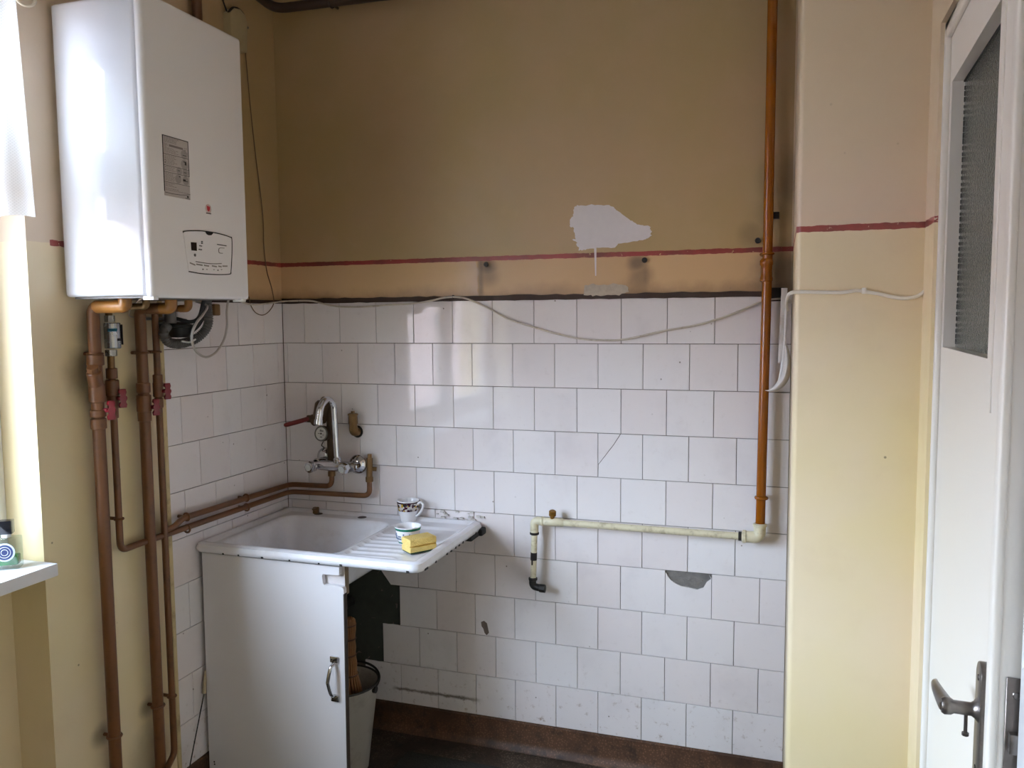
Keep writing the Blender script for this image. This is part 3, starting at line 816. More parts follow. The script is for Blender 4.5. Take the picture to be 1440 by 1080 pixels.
bm = B(); box(bm, (XP + .0265, Y2 - .001, 1.485), (XP + .0272, Y2 + .012, 1.492)); box(bm, (XP + .012, Y2 + .0235, 1.474), (XP + .022, Y2 + .0245, 1.530)); obj('filter_print', bm, INK, filt, smooth=False, kind='stuff')
for z, r, h in ((1.395, .015, .03), (1.355, .018, .045), (1.322, .0155, .05), (1.285, .013, .03)): band(t, (XP, Y2, z), (0, 0, 1), r, h, 'valve_body')
butterfly(t, (XP, Y2, 1.326), (.026, .006, 0), .026)
clip(t, (XP, Y2, .985), (0, 0, 1), .0095, 'x'); clip(t, (.032, -.60, PB), (0, 1, 0), .0095, 'x'); clip(t, (.032, -.30, PB), (0, 1, 0), .0095, 'x')
band(t, (.370, -.032, .952), (0, 0, 1), .014, .02, 'coupling', RUSTY)
bm = B(); tube(bm, [(.370, -.032, .955), (.370, -.026, 1.03)], .0115, 12); cyl(bm, (.370, -.026, 1.028), (.370, -.026, 1.045), .009, 6); cyl(bm, (.370, -.026, .99), (.392, -.016, .988), .008, 10); obj('valve_stub', bm, RUSTY, t)
# second thick pipe
t = thing('heating_pipe', 'thick straight brown heating pipe with red wing valve, close to the tiles', 'pipe', (XP, Y3, 0))
bm = B(); tube(bm, fillet([(XP, Y3, 0.0), (XP, Y3, 1.574), (.148, Y3, 1.574), (.148, Y3, 1.60)], .022, 8), .0158, 16); obj('pipe', bm, OCHRE, t)
bm = B(); tube(bm, fillet([(.115, Y3, 1.574), (.148, Y3, 1.574), (.148, Y3, 1.60)], .018, 8), .0166, 16); obj('elbow', bm, COPPER, t)
for z, r, h in ((1.345, .0195, .03), (1.30, .0205, .05), (1.262, .019, .03)): band(t, (XP, Y3, z), (0, 0, 1), r, h, 'valve_body')
butterfly(t, (XP, Y3, 1.288), (.026, .016, 0), .024)
clip(t, (XP, Y3, 1.447), (0, 0, 1), .0158, 'x'); clip(t, (XP, Y3, .385), (0, 0, 1), .0158, 'x')
# thin pipe with branch to the tap
t = thing('tap_water_pipe', 'thin brown pipe down the tile edge, branching to the tap above the sink', 'pipe', (XP, Y4, 0.2))
bm = B(); tube(bm, fillet([(.078, Y4 - .17, .0), (.078, Y4 - .17, .175), (.078, Y4 - .10, .19), (XP, Y4, .205), (XP, Y4, 1.574), (.158, Y4, 1.574), (.158, Y4, 1.60)], .022, 8), .0098, 14); obj('pipe', bm, OCHRE, t)
bm = B(); tube(bm, fillet([(.128, Y4, 1.574), (.158, Y4, 1.574), (.158, Y4, 1.60)], .014, 8), .0112, 14); obj('elbow', bm, COPPER, t)
bm = B(); tube(bm, fillet([(XP, Y4, .908), (XP + .006, -.665, .910), (.032, -.62, PA + .012), (.032, -.032, PA + .002), (.213, -.032, PA + .005), (.213, -.032, .975)], .028, 8), .0095, 14); obj('branch_pipe', bm, OCHRE, t)
for z, r, h in ((1.365, .014, .03), (1.335, .015, .045), (1.295, .013, .03)): band(t, (XP, Y4, z), (0, 0, 1), r, h, 'valve_body')
butterfly(t, (XP, Y4, 1.330), (.024, .008, 0), .024)
clip(t, (XP, Y4, 1.447), (0, 0, 1), .0098, 'x'); clip(t, (XP, Y4, .388), (0, 0, 1), .0098, 'x'); clip(t, (.032, -.60, PA + .012), (0, 1, 0), .0095, 'x'); clip(t, (.032, -.30, PA + .008), (0, 1, 0), .0095, 'x')
band(t, (.213, -.032, .965), (0, 0, 1), .014, .02, 'coupling', RUSTY)

# condensate trap with ribbed hose
RUB = pm('black_rubber', (38, 36, 36), .55, var=.2, scale=30)
HOSE = pm('grey_ribbed_hose', (92, 88, 86), .45, var=.12)
t = thing('drain_trap', 'black drain trap with grey ribbed hose under the boiler', 'drain trap', (.09, -.62, 1.50))
path = fillet([(.13, -.586, 1.60), (.125, -.575, 1.52), (.10, -.60, 1.482), (.08, -.655, 1.468), (.075, -.70, 1.475), (.072, -.715, 1.505), (.070, -.69, 1.525)], .03, 8)
bm = B()
dense = []
for a, b in zip(path[:-1], path[1:]):
    n = max(1, int((b - a).length / .0018))
    for k in range(n): dense.append(a + (b - a) * k / n)
dense.append(path[-1])
tube(bm, dense, [.0135 + .0016 * math.sin(i * 1.9) for i in range(len(dense))], 14); obj('hose', bm, HOSE, t)
bm = B(); lathe(bm, [(.0, 0), (.03, 0), (.036, .01), (.036, .03), (.042, .032), (.042, .038), (.03, .042), (0, .042)], (.045, -.615, 1.488), (0, 0, 1), 20); obj('trap_body', bm, RUB, t)
bm = B(); cyl(bm, (.045, -.648, 1.53), (.045, -.648, 1.575), .017, 18, .003); cyl(bm, (.045, -.648, 1.572), (.045, -.648, 1.585), .010, 12); obj('plug_body', bm, pm('grey_plastic_plug', (108, 102, 100), .4), t)
bm = B(); tube(bm, crom([(.13, -.60, 1.60), (.115, -.605, 1.55), (.09, -.615, 1.535), (.055, -.635, 1.545)], 6), .006, 8); tube(bm, crom([(.115, -.57, 1.60), (.105, -.59, 1.54), (.08, -.60, 1.51), (.06, -.61, 1.50)], 6), .010, 10); obj('black_lead', bm, RUB, t)
bm = B(); tube(bm, [(.028, -.735, 1.545), (.028, -.56, 1.540)], .004, 8); tube(bm, [(.028, -.68, 1.533), (.028, -.56, 1.530)], .004, 8); obj('grey_lead', bm, HOSE, t)
bm = B(); box(bm, (0.0, -.66, 1.515), (.03, -.585, 1.53)); obj('bracket', bm, RUB, t, smooth=False)
bm = B(); tube(bm, crom([(.11, -.68, 1.478), (.112, -.65, 1.474), (.11, -.62, 1.482)], 5), .003, 6); obj('white_band', bm, WHITEP, t)

# ------------------------------------------------------------------ cables
WCAB = pm('white_cable', (196, 186, 174), .45, var=.08, dirt=(120, 100, 80), dirt_amt=.5, dscale=30)
BCAB = pm('brown_cable', (104, 82, 62), .5, var=.15)
t = thing('power_cable', 'grey-white power cable sagging along the top edge of the tiles', 'cable', (0.9, -.012, 1.6))
pts = [LW(300, 420, .012), LW(312, 416, .012), LW(330, 421, .012), LW(352, 428, .012), LW(375, 427, .012)]
pts += [BW(u, v, -.011) for u, v in ((396, 424), (420, 423), (440, 423.5), (460, 428.5), (480, 431.5), (510, 431.5), (545, 429), (580, 427), (605, 423), (625, 418.5), (645, 418), (662, 422), (690, 435), (716, 449), (750, 460), (785, 470), (820, 477), (850, 478.5), (880, 477), (930, 466), (980, 457), (1020, 445), (1050, 433), (1068, 425), (1085, 421), (1098, 420))]
bm = B(); tube(bm, crom(pts, 5), .0033, 8); obj('cable', bm, WCAB, t)
for u, v in ((421, 423), (637, 418)):
    p = BW(u, v, -.008); bm = B(); torus(bm, p, (1, 0, 0), .0045, .0018, 12, 6); cyl(bm, (p.x, 0, p.z + .006), (p.x, -.012, p.z + .006), .002, 8); obj('cable_clip', bm, pm('dark_clip', (60, 44, 36), .6), t)
bm = B(); a = LW(303, 437, .01); box(bm, (0, a.y - .014, a.z - .016), (.02, a.y + .014, a.z + .022), .004); obj('terminal_block', bm, pm('brown_bakelite', (112, 80, 42), .4, var=.2), t)
t = thing('boiler_cable', 'white cable hanging in a loop from under the boiler', 'cable', (.06, -.45, 1.43))
loop = [(.10, -.60, 1.597), LW(291, 430, .14), LW(285, 443, .16), LW(277, 453, .165), LW(271, 466, .165), LW(270, 480, .15), LW(276, 494, .11), LW(289, 502, .06), LW(303, 496, .02), LW(314, 480, .02), LW(319, 460, .02), LW(319, 436, .03), LW(322, 418, .04), (.10, -.612, 1.60)]
loop[-1] = LW(324, 411, .06)
loop.append((.14, -.64, 1.602))
bm = B(); tube(bm, crom(loop, 6), .0038, 8); obj('cable', bm, pm('pale_grey_cable', (186, 178, 172), .4, var=.06), t)
bm = B(); tube(bm, crom([(.26, -.985, 1.60), LW(193, 424, .15), LW(184, 434, .07), LW(182, 444, .02), LW(195, 447, .012), LW(212, 446, .012), LW(245, 447, .02)], 6), .0018, 6); obj('thin_lead', bm, WCAB, t)
t = thing('hanging_wire', 'thin brown wire hanging down the corner from the junction box', 'wire', (.01, -.12, 1.56))
bm = B(); tube(bm, crom([LW(u, v, .006) for u, v in ((342, 48), (344, 62), (347, 95), (352, 150), (359, 215), (366, 270), (370, 310), (371, 345), (375, 380), (382, 405), (385, 425), (379, 437), (370, 443), (360, 440), (353, 430), (350, 417))], 5), .0018, 6); obj('wire', bm, BCAB, t)
# cream junction box above the boiler
t = thing('junction_box', 'small cream junction box with dark lid high on the wall above the boiler', 'junction box', (.02, -.25, 2.5))
bm = B()
ja = [LW(u, v, .012) for u, v in ((319, 70), (318, 18), (324, 12), (332, 14), (339, 22), (342, 32), (342, 75))]
prism(bm, [(0.0, p.y, p.z) for p in ja], (.03, 0, 0), .003); obj('box_body', bm, pm('old_ivory_plastic', (172, 156, 122), .4), t)
bm = B(); tube(bm, crom([Vector((.022, p.y, p.z)) for p in ja[1:-1]], 5), .005, 8); obj('lid_rim', bm, pm('dark_brown_lid', (44, 34, 26), .5), t)
bm = B(); tube(bm, crom([LW(u, v, .01) for u, v in ((319, 16), (315, 5), (311, -8))], 5), .003, 6); obj('lead', bm, RUB, t)
p = LW(347, 39, .0); bm = B(); lathe(bm, [(0, .008), (.004, .006), (.005, 0)], (0, p.y, p.z), (1, 0, 0), 10)
tag(obj('wall_screw', bm, STEEL), 'small shiny screw in the dark wall beside the junction box', 'screw')
# pipe high along the back wall and an old brown standpipe behind the boiler
t = thing('ceiling_pipe', 'dark pipe running round the corner high on the walls', 'pipe', (.05, -.05, 2.66))
bm = B(); tube(bm, fillet([(.045, -.75, 2.72), (.04, -.045, 2.655), (.45, -.045, 2.648), (XR, -.045, 2.62)], .05, 8), .017, 12); obj('pipe', bm, pm('dark_brown_pipe', (58, 42, 34), .45, var=.2), t)
for x in (.27, .9, 1.5):
    bm = B(); torus(bm, (x, -.045, 2.655 - .0255 * (x / 1.8)), (1, 0, 0), .019, .004, 16, 6); cyl(bm, (x, 0, 2.645), (x, -.04, 2.645), .005, 8); obj('pipe_clip', bm, MATS['dark_brown_pipe'], t)
t = thing('standpipe', 'old brown pipe standing behind the boiler on the wall', 'pipe', (.03, -.45, 2.3))
bm = B(); tube(bm, [(.024, -.448, 1.9), (.024, -.448, CH)], .016, 12); obj('pipe', bm, pm('red_brown_pipe', (92, 58, 34), .45, var=.2), t)
clip(t, (.024, -.448, 2.05), (0, 0, 1), .016, 'x')
# white cable across the pier
t = thing('pier_cable', 'white flat cable crossing the yellow pier between tiles and door', 'cable', (1.95, YP, 1.57))
cw = pm('clean_white_cable', (240, 235, 226), .4, var=.05)
pts = [(1.812, -.06, 1.555), (1.806, -.35, 1.572), (1.812, -.585, 1.592)] + [BW(u, v, YP - .006) for u, v in ((1124, 410.5), (1140, 410.5), (1160, 411), (1185, 411), (1205, 408.5), (1216, 410), (1235, 413), (1255, 417.5), (1272, 419.5), (1288, 417), (1296, 413), (1303, 407))]
bm = B(); tube(bm, crom(pts, 5), .0042, 10); obj('cable', bm, cw, t)
p = BW(1215, 409.5, YP - .005); bm = B(); box(bm, (p.x - .005, YP - .013, p.z - .006), (p.x + .005, YP + .001, p.z + .008), .002); obj('cable_clip', bm, cw, t)

# ------------------------------------------------------------------ gas pipe on the back wall
GAS = pm('ochre_gas_pipe', (136, 74, 4), 0.2, var=.10, scale=10, bump=.06, dirt=(110, 66, 22), dirt_amt=.3, dscale=18)
GCR = pm('cream_gas_pipe', (212, 204, 176), 0.4, var=.08, scale=20, bump=.12, dirt=(120, 100, 70), dirt_amt=.5, dscale=35)
BLK = pm('black_iron', (40, 36, 34), .5, .3, var=.3, scale=50, bump=.2)
GX, GY = 1.748, -.042
t = thing('gas_pipe', 'ochre and cream gas pipe down the tiled wall with an open capped end', 'pipe', (GX, 0, .6))
bm = B(); tube(bm, [(GX + .006, GY, CH), (GX + .003, GY, 1.7), (GX - .005, GY, .875)], .0148, 18); obj('riser', bm, GAS, t)
bm = B(); lathe(bm, [(.0145, 0), (.019, .003), (.019, .012), (.0165, .018), (.0165, .048), (.0195, .052), (.0195, .064), (.0145, .07)], (GX, GY, 1.642), (0, 0, 1), 18); obj('coupling', bm, GAS, t)
bm = B(); torus(bm, (GX - .003, GY, .972), (0, 0, 1), .0155, .006, 18, 8); cyl(bm, (GX - .003, GY, .972), (GX - .003, 0, .972), .006, 8); obj('pipe_clip', bm, GAS, t)
bm = B(); torus(bm, (GX + .004, GY, 1.727), (0, 0, 1), .0155, .004, 18, 8); cyl(bm, (GX, GY, 1.727), (GX - .016, 0, 1.727), .006, 8); obj('pipe_clip', bm, GAS, t)
HZ0, HZ1 = 0.853, 0.856
TX0 = 1.004
bm = B(); tube(bm, fillet([(GX - .006, GY, .885), (GX - .006, GY, .845), (GX - .055, GY, .845)], .022, 8), .0185, 16); lathe(bm, [(.016, 0), (.021, .003), (.021, .010), (.016, .013)], (GX - .006, GY, .878), (0, 0, 1), 16); lathe(bm, [(.016, 0), (.0205, .003), (.0205, .012), (.016, .015)], (GX - .06, GY, .845), (1, 0, 0), 16); obj('elbow', bm, GCR, t)
bm = B(); tube(bm, [(GX - .07, GY, .845), (GX - .055, GY, .845)], .0145, 14); obj('thread', bm, BLK, t)
bm = B(); tube(bm, [(1.695, GY, .845), (1.03, GY, .846)], .0112, 14); obj('run', bm, GCR, t)
bm = B(); lathe(bm, [(.0115, 0), (.014, .003), (.014, .075), (.0115, .078)], (1.03, GY, .846), (1, 0, 0), 14); obj('tee', bm, GCR, t)
bm = B(); cyl(bm, (1.068, GY, .855), (1.068, GY, .868), .008, 10); cyl(bm, (1.068, GY, .866), (1.070, GY - .004, .886), .0125, 12, .003); obj('brass_plug', bm, pm('dirty_brass', (140, 100, 40), .4, .6, var=.35, scale=60), t)
bm = B(); tube(bm, fillet([(1.035, GY, .846), (TX0, GY, .846), (TX0, GY, .80)], .02, 8), .0145, 14); lathe(bm, [(.0145, 0), (.0165, .002), (.0165, .008), (.0145, .01)], (1.028, GY, .846), (1, 0, 0), 14); obj('elbow', bm, GCR, t)
bm = B(); lathe(bm, [(.0135, 0), (.016, .002), (.016, .008), (.0135, .01)], (TX0, GY, .797), (0, 0, 1), 14); obj('thread', bm, BLK, t)
bm = B(); tube(bm, [(TX0, GY, .80), (TX0 - .006, GY, .63)], .0105, 14); drop = obj('drop_pipe', bm, GCR, t)
bm = B(); tube(bm, [(TX0 - .0025, GY, .735), (TX0 - .0035, GY, .708)], .0112, 14); box(bm, (TX0 - .008, GY - .0122, .693), (TX0 - .003, GY - .009, .712)); obj('bare_patch', bm, BLK, drop)
bm = B(); tube(bm, fillet([(TX0 - .007, GY, .645), (TX0 - .008, GY, .615), (TX0 + .03, GY - .004, .612)], .018, 8), .0125, 14); lathe(bm, [(.012, 0), (.0155, .002), (.0155, .009), (.012, .011)], (TX0 - .006, GY, .636), (0, 0, 1), 14); lathe(bm, [(0, .02), (.010, .02), (.0145, .018), (.0145, 0), (.012, -.002)], (TX0 + .02, GY - .004, .612), (1, 0, 0), 8); obj('open_end', bm, BLK, t)

# old bolts and hooks left in the wall
def bolt(u, v, label, r=.008, L=.03, sq=False):
    p = BW(u, v)
    bm = B()
    if sq: box(bm, (p.x - r, -L, p.z - r), (p.x + r, .002, p.z + r), .002)
    else: lathe(bm, [(0, L), (r * .8, L), (r, L - .003), (r, L * .5), (r * .6, L * .45), (r * .6, 0)], (p.x, 0, p.z), (0, -1, 0), 10)
    return tag(obj('wall_bolt', bm, BLK), label, 'bolt', None)
bolt(1091, 303.5, 'square black stud in the wall just right of the ochre gas pipe, above red line', .010, .02, True)
bolt(1066, 339, 'round black bolt head left of the ochre gas pipe, above red line', .009, .025)
bolt(1093, 414, 'black block at the end of the brown tile edge, behind the gas pipe', .021, .012, True)
bolt(685, 372, 'rusty hook stub in a sooty hole above the sink end of the tiles', .009, .014)
bolt(907, 366, 'rusty hook stub in a sooty hole right below the white filler patch', .009, .014)

# white plastic strap ending in a scoop, hung beside the pier
WPL = pm('white_soft_plastic', (214, 208, 204), .4, var=.06, scale=20, dirt=(150, 126, 100), dirt_amt=.4)
t = thing('hanging_strap', 'white plastic strap with a scoop-shaped end hanging in the corner beside the gas pipe', 'strap', (1.80, -.05, 1.25))
bm = B(); a = BW(1103, 413, -.05); box(bm, (a.x - .008, -.052, 1.575), (XR + .002, -.044, 1.605), .002); box(bm, (a.x - .01, -.056, 1.54), (a.x + .006, -.048, 1.60), .002); obj('hook_plate', bm, WPL, t)
def ribbon(bm, pts, w, th):
    L, R2 = [], []
    P = crom(pts, 6)
    rows = []
    for i, (p) in enumerate(P):
        tt = (P[min(i + 1, len(P) - 1)] - P[max(i - 1, 0)]).normalized()
        sd = Vector((tt.z, 0, -tt.x)).normalized() * (w[i * (len(w) - 1) // (len(P) - 1)] if isinstance(w, list) else w)
        n = Vector((0, -1, 0)) * th
        rows.append([bm.verts.new(p + sd), bm.verts.new(p + n * .6), bm.verts.new(p - sd), bm.verts.new(p - n * .6)])
    for a, b in zip(rows[:-1], rows[1:]):
        for k in range(4): bm.faces.new((a[k], a[(k + 1) % 4], b[(k + 1) % 4], b[k]))
    bm.faces.new(rows[0]); bm.faces.new(rows[-1][::-1])
bm = B(); ribbon(bm, [BW(u, v, -.052) for u, v in ((1103, 405), (1102, 440), (1100, 475), (1098, 510))], .009, .003)
ribbon(bm, [BW(u, v, -.058) for u, v in ((1107, 420), (1105, 450), (1103, 490), (1099, 520), (1096, 535))], .0045, .003); obj('strap', bm, WPL, t)
bm = B()
sp_ = crom([BW(u, v, yy) for u, v, yy in ((1105, 486, -.052), (1107, 503, -.055), (1106, 520, -.060), (1101, 535, -.066), (1092, 545, -.070), (1083, 549, -.072), (1076, 549, -.073))], 5)
rr = [.009, .011, .013, .015, .016, .018, .020, .021, .022, .023, .024, .025, .025, .025, .025, .024, .023, .022, .021, .019, .017, .015, .013, .011, .009, .007, .005, .004, .003, .002, .0015]
tube(bm, sp_, rr[:len(sp_)], 14, flat=.55)
obj('scoop', bm, WPL, t)

# ------------------------------------------------------------------ tap over the sink
CHR = pm('chrome', (206, 206, 210), .10, 1.0, var=.05, scale=30)
t = thing('mixer_tap', 'chrome wall mixer tap with swan-neck spout and two knobs', 'tap', (.28, -.06, .96))
TZ = 1.006
for x, zo in ((.172, .016), (.325, .0)):
    bm = B(); lathe(bm, [(0, .018), (.017, .018), (.022, .014), (.034, .006), (.036, 0)], (x, -.002 if zo else -.034, TZ + zo), (0, -1, 0), 24); lathe(bm, [(.013, .0), (.013, .05), (.015, .052), (.015, .070), (.011, .074)], (x + .008, -.012, TZ + zo * .5), (0, -1, 0), 20); obj('rosette', bm, CHR, t)
bm = B(); tube(bm, [(.178, -.088, TZ), (.205, -.088, TZ), (.268, -.090, TZ + .001), (.325, -.088, TZ), (.345, -.088, TZ)], [.012, .018, .020, .018, .012], 18); obj('body', bm, CHR, t)
for x in (.186, .322):
    bm = B(); d = Vector((-.16, -1, -.05)).normalized(); o = Vector((x, -.096, TZ))
    lathe(bm, [(.010, 0), (.011, .010), (.020, .014), (.0215, .020), (.0215, .034), (.019, .040), (0, .042)], o, d, 8); kn = obj('knob', bm, CHR, t)
    bm = B(); cyl(bm, o + d * .041, o + d * .0435, .012, 16); obj('knob_cap', bm, pm('pale_cap', (176, 180, 178), .3), kn)
gp = fillet([(.273, -.092, TZ + .012), (.270, -.094, 1.13), (.268, -.097, 1.235), (.263, -.130, 1.258), (.257, -.168, 1.235), (.251, -.176, 1.172)], .04, 10)
bm = B(); tube(bm, gp, [.0098 + .0036 * i / len(gp) for i in range(len(gp))], 16); obj('spout', bm, CHR, t)
bm = B(); lathe(bm, [(.014, 0), (.0145, .012), (.011, .016), (.0095, .022)], (.273, -.092, TZ + .014), (0, 0, 1), 18); cyl(bm, (.273, -.092, TZ + .024), (.290, -.098, TZ + .03), .005, 8); obj('spout_nut', bm, CHR, t)
bm = B(); e = gp[-1]; dv = (gp[-1] - gp[-2]).normalized(); cyl(bm, e - dv * .014, e + dv * .004, .0155, 16, .001); obj('aerator', bm, CHR, t)
# water meter and stop valve behind the tap
BRZ = pm('dark_bronze', (72, 52, 32), .5, .45, var=.35, scale=45, bump=.3)
t = thing('water_meter', 'dark bronze water meter with round white dial and red lever behind the tap', 'water meter', (.19, -.04, 1.0))
bm = B(); tube(bm, fillet([(.213, -.03, .985), (.213, -.03, 1.20), (.19, -.03, 1.235), (.17, .0, 1.235)], .03, 8), .015, 14); obj('pipe', bm, BRZ, t)
bm = B(); lathe(bm, [(0, -.045), (.020, -.043), (.028, -.025), (.029, .025), (.022, .036), (0, .038)], (.185, -.045, 1.200), (.25, 0, 1), 18); cyl(bm, (.150, -.055, 1.165), (.20, -.05, 1.178), .022, 14, .004); obj('valve_body', bm, BRZ, t)
bm = B(); lathe(bm, [(0, 0), (.026, 0), (.028, .006), (.028, .024), (.025, .028)], (.199, -.045, 1.117), (-.05, -1, .12), 24); obj('meter_case', bm, BRZ, t)
mo = Vector((.199, -.045, 1.117)); md_ = Vector((-.05, -1, .12)).normalized()
bm = B(); lathe(bm, [(0, .0282), (.0235, .0282), (.0235, .027)], mo, md_, 24); dial = obj('meter_dial', bm, pm('white_dial', (206, 204, 200), .25), t)
bm = B(); torus(bm, mo + md_ * .028, md_, .0255, .0028, 24, 8); obj('dial_ring', bm, pm('grey_metal_ring', (120, 118, 112), .35, .7), dial)
bm = B()
e1 = md_.cross(Vector((0, 0, 1))).normalized(); e2 = e1.cross(md_)
for x0, z0, w, h in ((-.010, .008, .016, .0035), (-.003, -.003, .006, .006), (-.012, -.006, .005, .002), (.005, -.001, .008, .002), (-.006, -.014, .010, .0025), (-.001, .013, .006, .002)):
    q = mo + md_ * .0282
    prism(bm, [q + e1 * (x0 + a * w) + e2 * (z0 + b * h) for a, b in ((0, 0), (1, 0), (1, 1), (0, 1))], md_ * .0006)
obj('dial_print', bm, INK, dial, smooth=False, kind='stuff')
bm = B(); cyl(bm, (.165, -.055, 1.176), (.14, -.062, 1.172), .010, 12); box(bm, (.138, -.074, 1.160), (.162, -.060, 1.186), .003); lev = obj('lever_neck', bm, BRZ, t)
bm = B(); tube(bm, crom([(.150, -.070, 1.175), (.115, -.070, 1.165), (.075, -.070, 1.154), (.044, -.070, 1.146)], 5), [.009] + [.0115] * 14 + [.009], 12, flat=.75); obj('lever_sleeve', bm, pm('dark_red_sleeve', (112, 30, 26), .5, var=.15), lev)
bm = B(); tube(bm, crom([(.199, -.06, 1.09), (.194, -.065, 1.075), (.205, -.066, 1.067), (.195, -.064, 1.055)], 5), .0018, 6); obj('seal_wire', bm, BLK, t)
# capped brass outlet
t = thing('capped_outlet', 'short capped brass pipe stub sticking from the tiles right of the tap', 'pipe stub', (.307, 0, 1.12))
bm = B(); lathe(bm, [(0, .004), (.021, .004), (.0235, .0), (.0235, -.004)], (.307, 0, 1.122), (0, -1, 0), 18); obj('wall_hole', bm, BLK, t)
bm = B(); tube(bm, fillet([(.309, .0, 1.122), (.309, -.032, 1.124), (.309, -.033, 1.175)], .012, 6), .0155, 16); obj('elbow', bm, RUSTY, t)
bm = B(); lathe(bm, [(.017, 0), (.0175, .004), (.0165, .03), (.019, .032), (.019, .037), (.012, .040), (0, .040)], (.309, -.033, 1.155), (0, 0, 1), 16); cyl(bm, (.309, -.033, 1.192), (.309, -.033, 1.202), .008, 6); obj('cap', bm, RUSTY, t)

# ------------------------------------------------------------------ enamel sink
ENAM = pm('white_enamel', (228, 228, 234), 0.14, var=.02, scale=6, dirt=(176, 168, 160), dirt_amt=.25, dscale=9)
SX, SY, SZ = 0.800, 0.535, 0.822
sink = thing('enamel_sink', 'white enamel sink with basin and ribbed drainboard on the tiled wall', 'sink', (.4, -.27, .66))
def smooth(a, b, x):
    t = min(1, max(0, (x - a) / (b - a))); return t * t * (3 - 2 * t)
def sd_rr(x, y, x0, x1, y0, y1, r):
    cx, cy = (x0 + x1) / 2, (y0 + y1) / 2
    qx = abs(x - cx) - (x1 - x0) / 2 + r; qy = abs(y - cy) - (y1 - y0) / 2 + r
    return math.hypot(max(qx, 0), max(qy, 0)) + min(max(qx, qy), 0) - r
def sink_h(x, y):
    """y counted from the wall"""
    h = 0.0
    e = min(x, SX - x, y, SY - y)
    h -= 0.010 * smooth(.022, .038, e)                       # deck lies below the rolled rim
    if y < .075: h += .005 * smooth(.075, .04, y) if False else 0
    d = sd_rr(x, y, .055, .492, .088, .498, .06)
    h -= .150 * smooth(.004, -.050, d) + .014 * smooth(-.03, -.2, d)
    dr = sd_rr(x, y, .505, .765, .10, .500, .03)
    ins = smooth(.004, -.014, dr)
    h -= ins * (.004 + .006 * (.77 - x) / .27)
    if dr < 0:
        u = (y - .19) / .042
        if -.2 < u < 7.2 and x < .70:
            h += ins * smooth(.70, .67, x) * .0048 * max(0, math.cos(2 * PI * (u + .5))) ** 1.3
    return h
bm = B(); NX, NYY = 176, 120
ring = [(.0, 0.0), (.0, -.0035), (.003, -.009), (.0035, -.016), (.0005, -.024), (-.006, -.028)]
xs = [SX * i / NX for i in range(NX + 1)]; ys_ = [SY * i / NYY for i in range(NYY + 1)]
RC = .030
def corner(x, y):
    cx = min(max(x, RC), SX - RC); cy = min(max(y, RC), SY - RC)
    dx, dy = x - cx, y - cy
    if dx and dy:
        m = max(abs(dx), abs(dy)); e = math.hypot(dx, dy); s = m / e
        return cx + dx * s, cy + dy * s
    return x, y
gv = []
for i, x in enumerate(xs):
    rw = []
    for j, y in enumerate(ys_):
        e = min(x, SX - x, y, SY - y)
        px, py = corner(x, y)
        hz = sink_h(x, y) - .0045 * (1 - smooth(0, .012, e))
        rw.append(bm.verts.new((px, -py, SZ + hz)))
    gv.append(rw)
for i in range(NX):
    for j in range(NYY): bm.faces.new((gv[i][j], gv[i + 1][j], gv[i + 1][j + 1], gv[i][j + 1]))
# turned-down edge
peri = [(i, 0) for i in range(NX)] + [(NX, j) for j in range(NYY)] + [(i, NYY) for i in range(NX, 0, -1)] + [(0, j) for j in range(NYY, 0, -1)]
prev = [gv[i][j] for i, j in peri]
cxm, cym = SX / 2, SY / 2
for off, dz in ring[1:]:
    cur_ = []
    for (i, j) in peri:
        b0 = gv[i][j].co
        nx = (1 if i == NX else -1 if i == 0 else 0); ny = (1 if j == 0 else -1 if j == NYY else 0)
        cur_.append(bm.verts.new((min(max(b0.x + nx * off, .001), 9), min(b0.y + ny * off, -.001), SZ - .0045 + dz)))
    n = len(peri)
    for k in range(n): bm.faces.new((prev[k], prev[(k + 1) % n], cur_[(k + 1) % n], cur_[k]))
    prev = cur_
so = obj('basin', bm, ENAM, sink, angle=1.2)
mdf = so.modifiers.new('thickness', 'SOLIDIFY'); mdf.thickness = .003; mdf.offset = -1
for x, y in ((.345, .048), (.160, .046)):
    bm = B(); lathe(bm, [(0, .0012), (.014, .0012), (.0165, 0), (.0165, -.003)], (x, -y, SZ - .0095), (0, 0, 1), 20); obj('tap_hole', bm, pm('rust_dark', (58, 44, 38), .6, var=.3), sink)
bm = B(); box(bm, (.138, -.05, SZ - .012), (.158, -.035, SZ + .014), .002); box(bm, (.142, -.062, SZ + .006), (.160, -.04, SZ + .012), .002); obj('plug_holder', bm, RUSTY, sink)
bm = B(); lathe(bm, [(0, .001), (.016, .001), (.024, .003), (.028, .001), (.030, -.002)], (.27, -.30, SZ - .174), (0, 0, 1), 24); obj('drain', bm, CHR, sink)
CHIP = pm('chipped_black_enamel', (26, 24, 24), .6, var=.3)
bm = B()
for k in range(7):
    s = random.uniform(.05, .78); w = random.uniform(.002, .009)
    box(bm, (s, -SY - .0036, SZ - .030), (s + w, -SY + .003, SZ - .0265 + random.uniform(0, .004)))
for k in range(9):
    s = random.uniform(.06, .50); w = random.uniform(.004, .012)
    box(bm, (SX + .0038, -s, SZ - .030), (SX - .003, -s - w, SZ - .0262 + random.uniform(0, .004)))
obj('enamel_chip', bm, CHIP, sink, smooth=False, kind='stuff')
bm = B(); box(bm, (SX - .03, -.05, SZ - .045), (SX + .016, -.006, SZ - .020), .006, 2); box(bm, (SX - .035, -.12, SZ - .046), (SX + .003, -.004, SZ - .030), .004); obj('iron_bracket', bm, CHIP, sink)
bm = B(); box(bm, (.012, -.50, SZ - .052), (.030, -.004, SZ - .030)); obj('iron_bracket', bm, CHIP, sink)
bm = B()
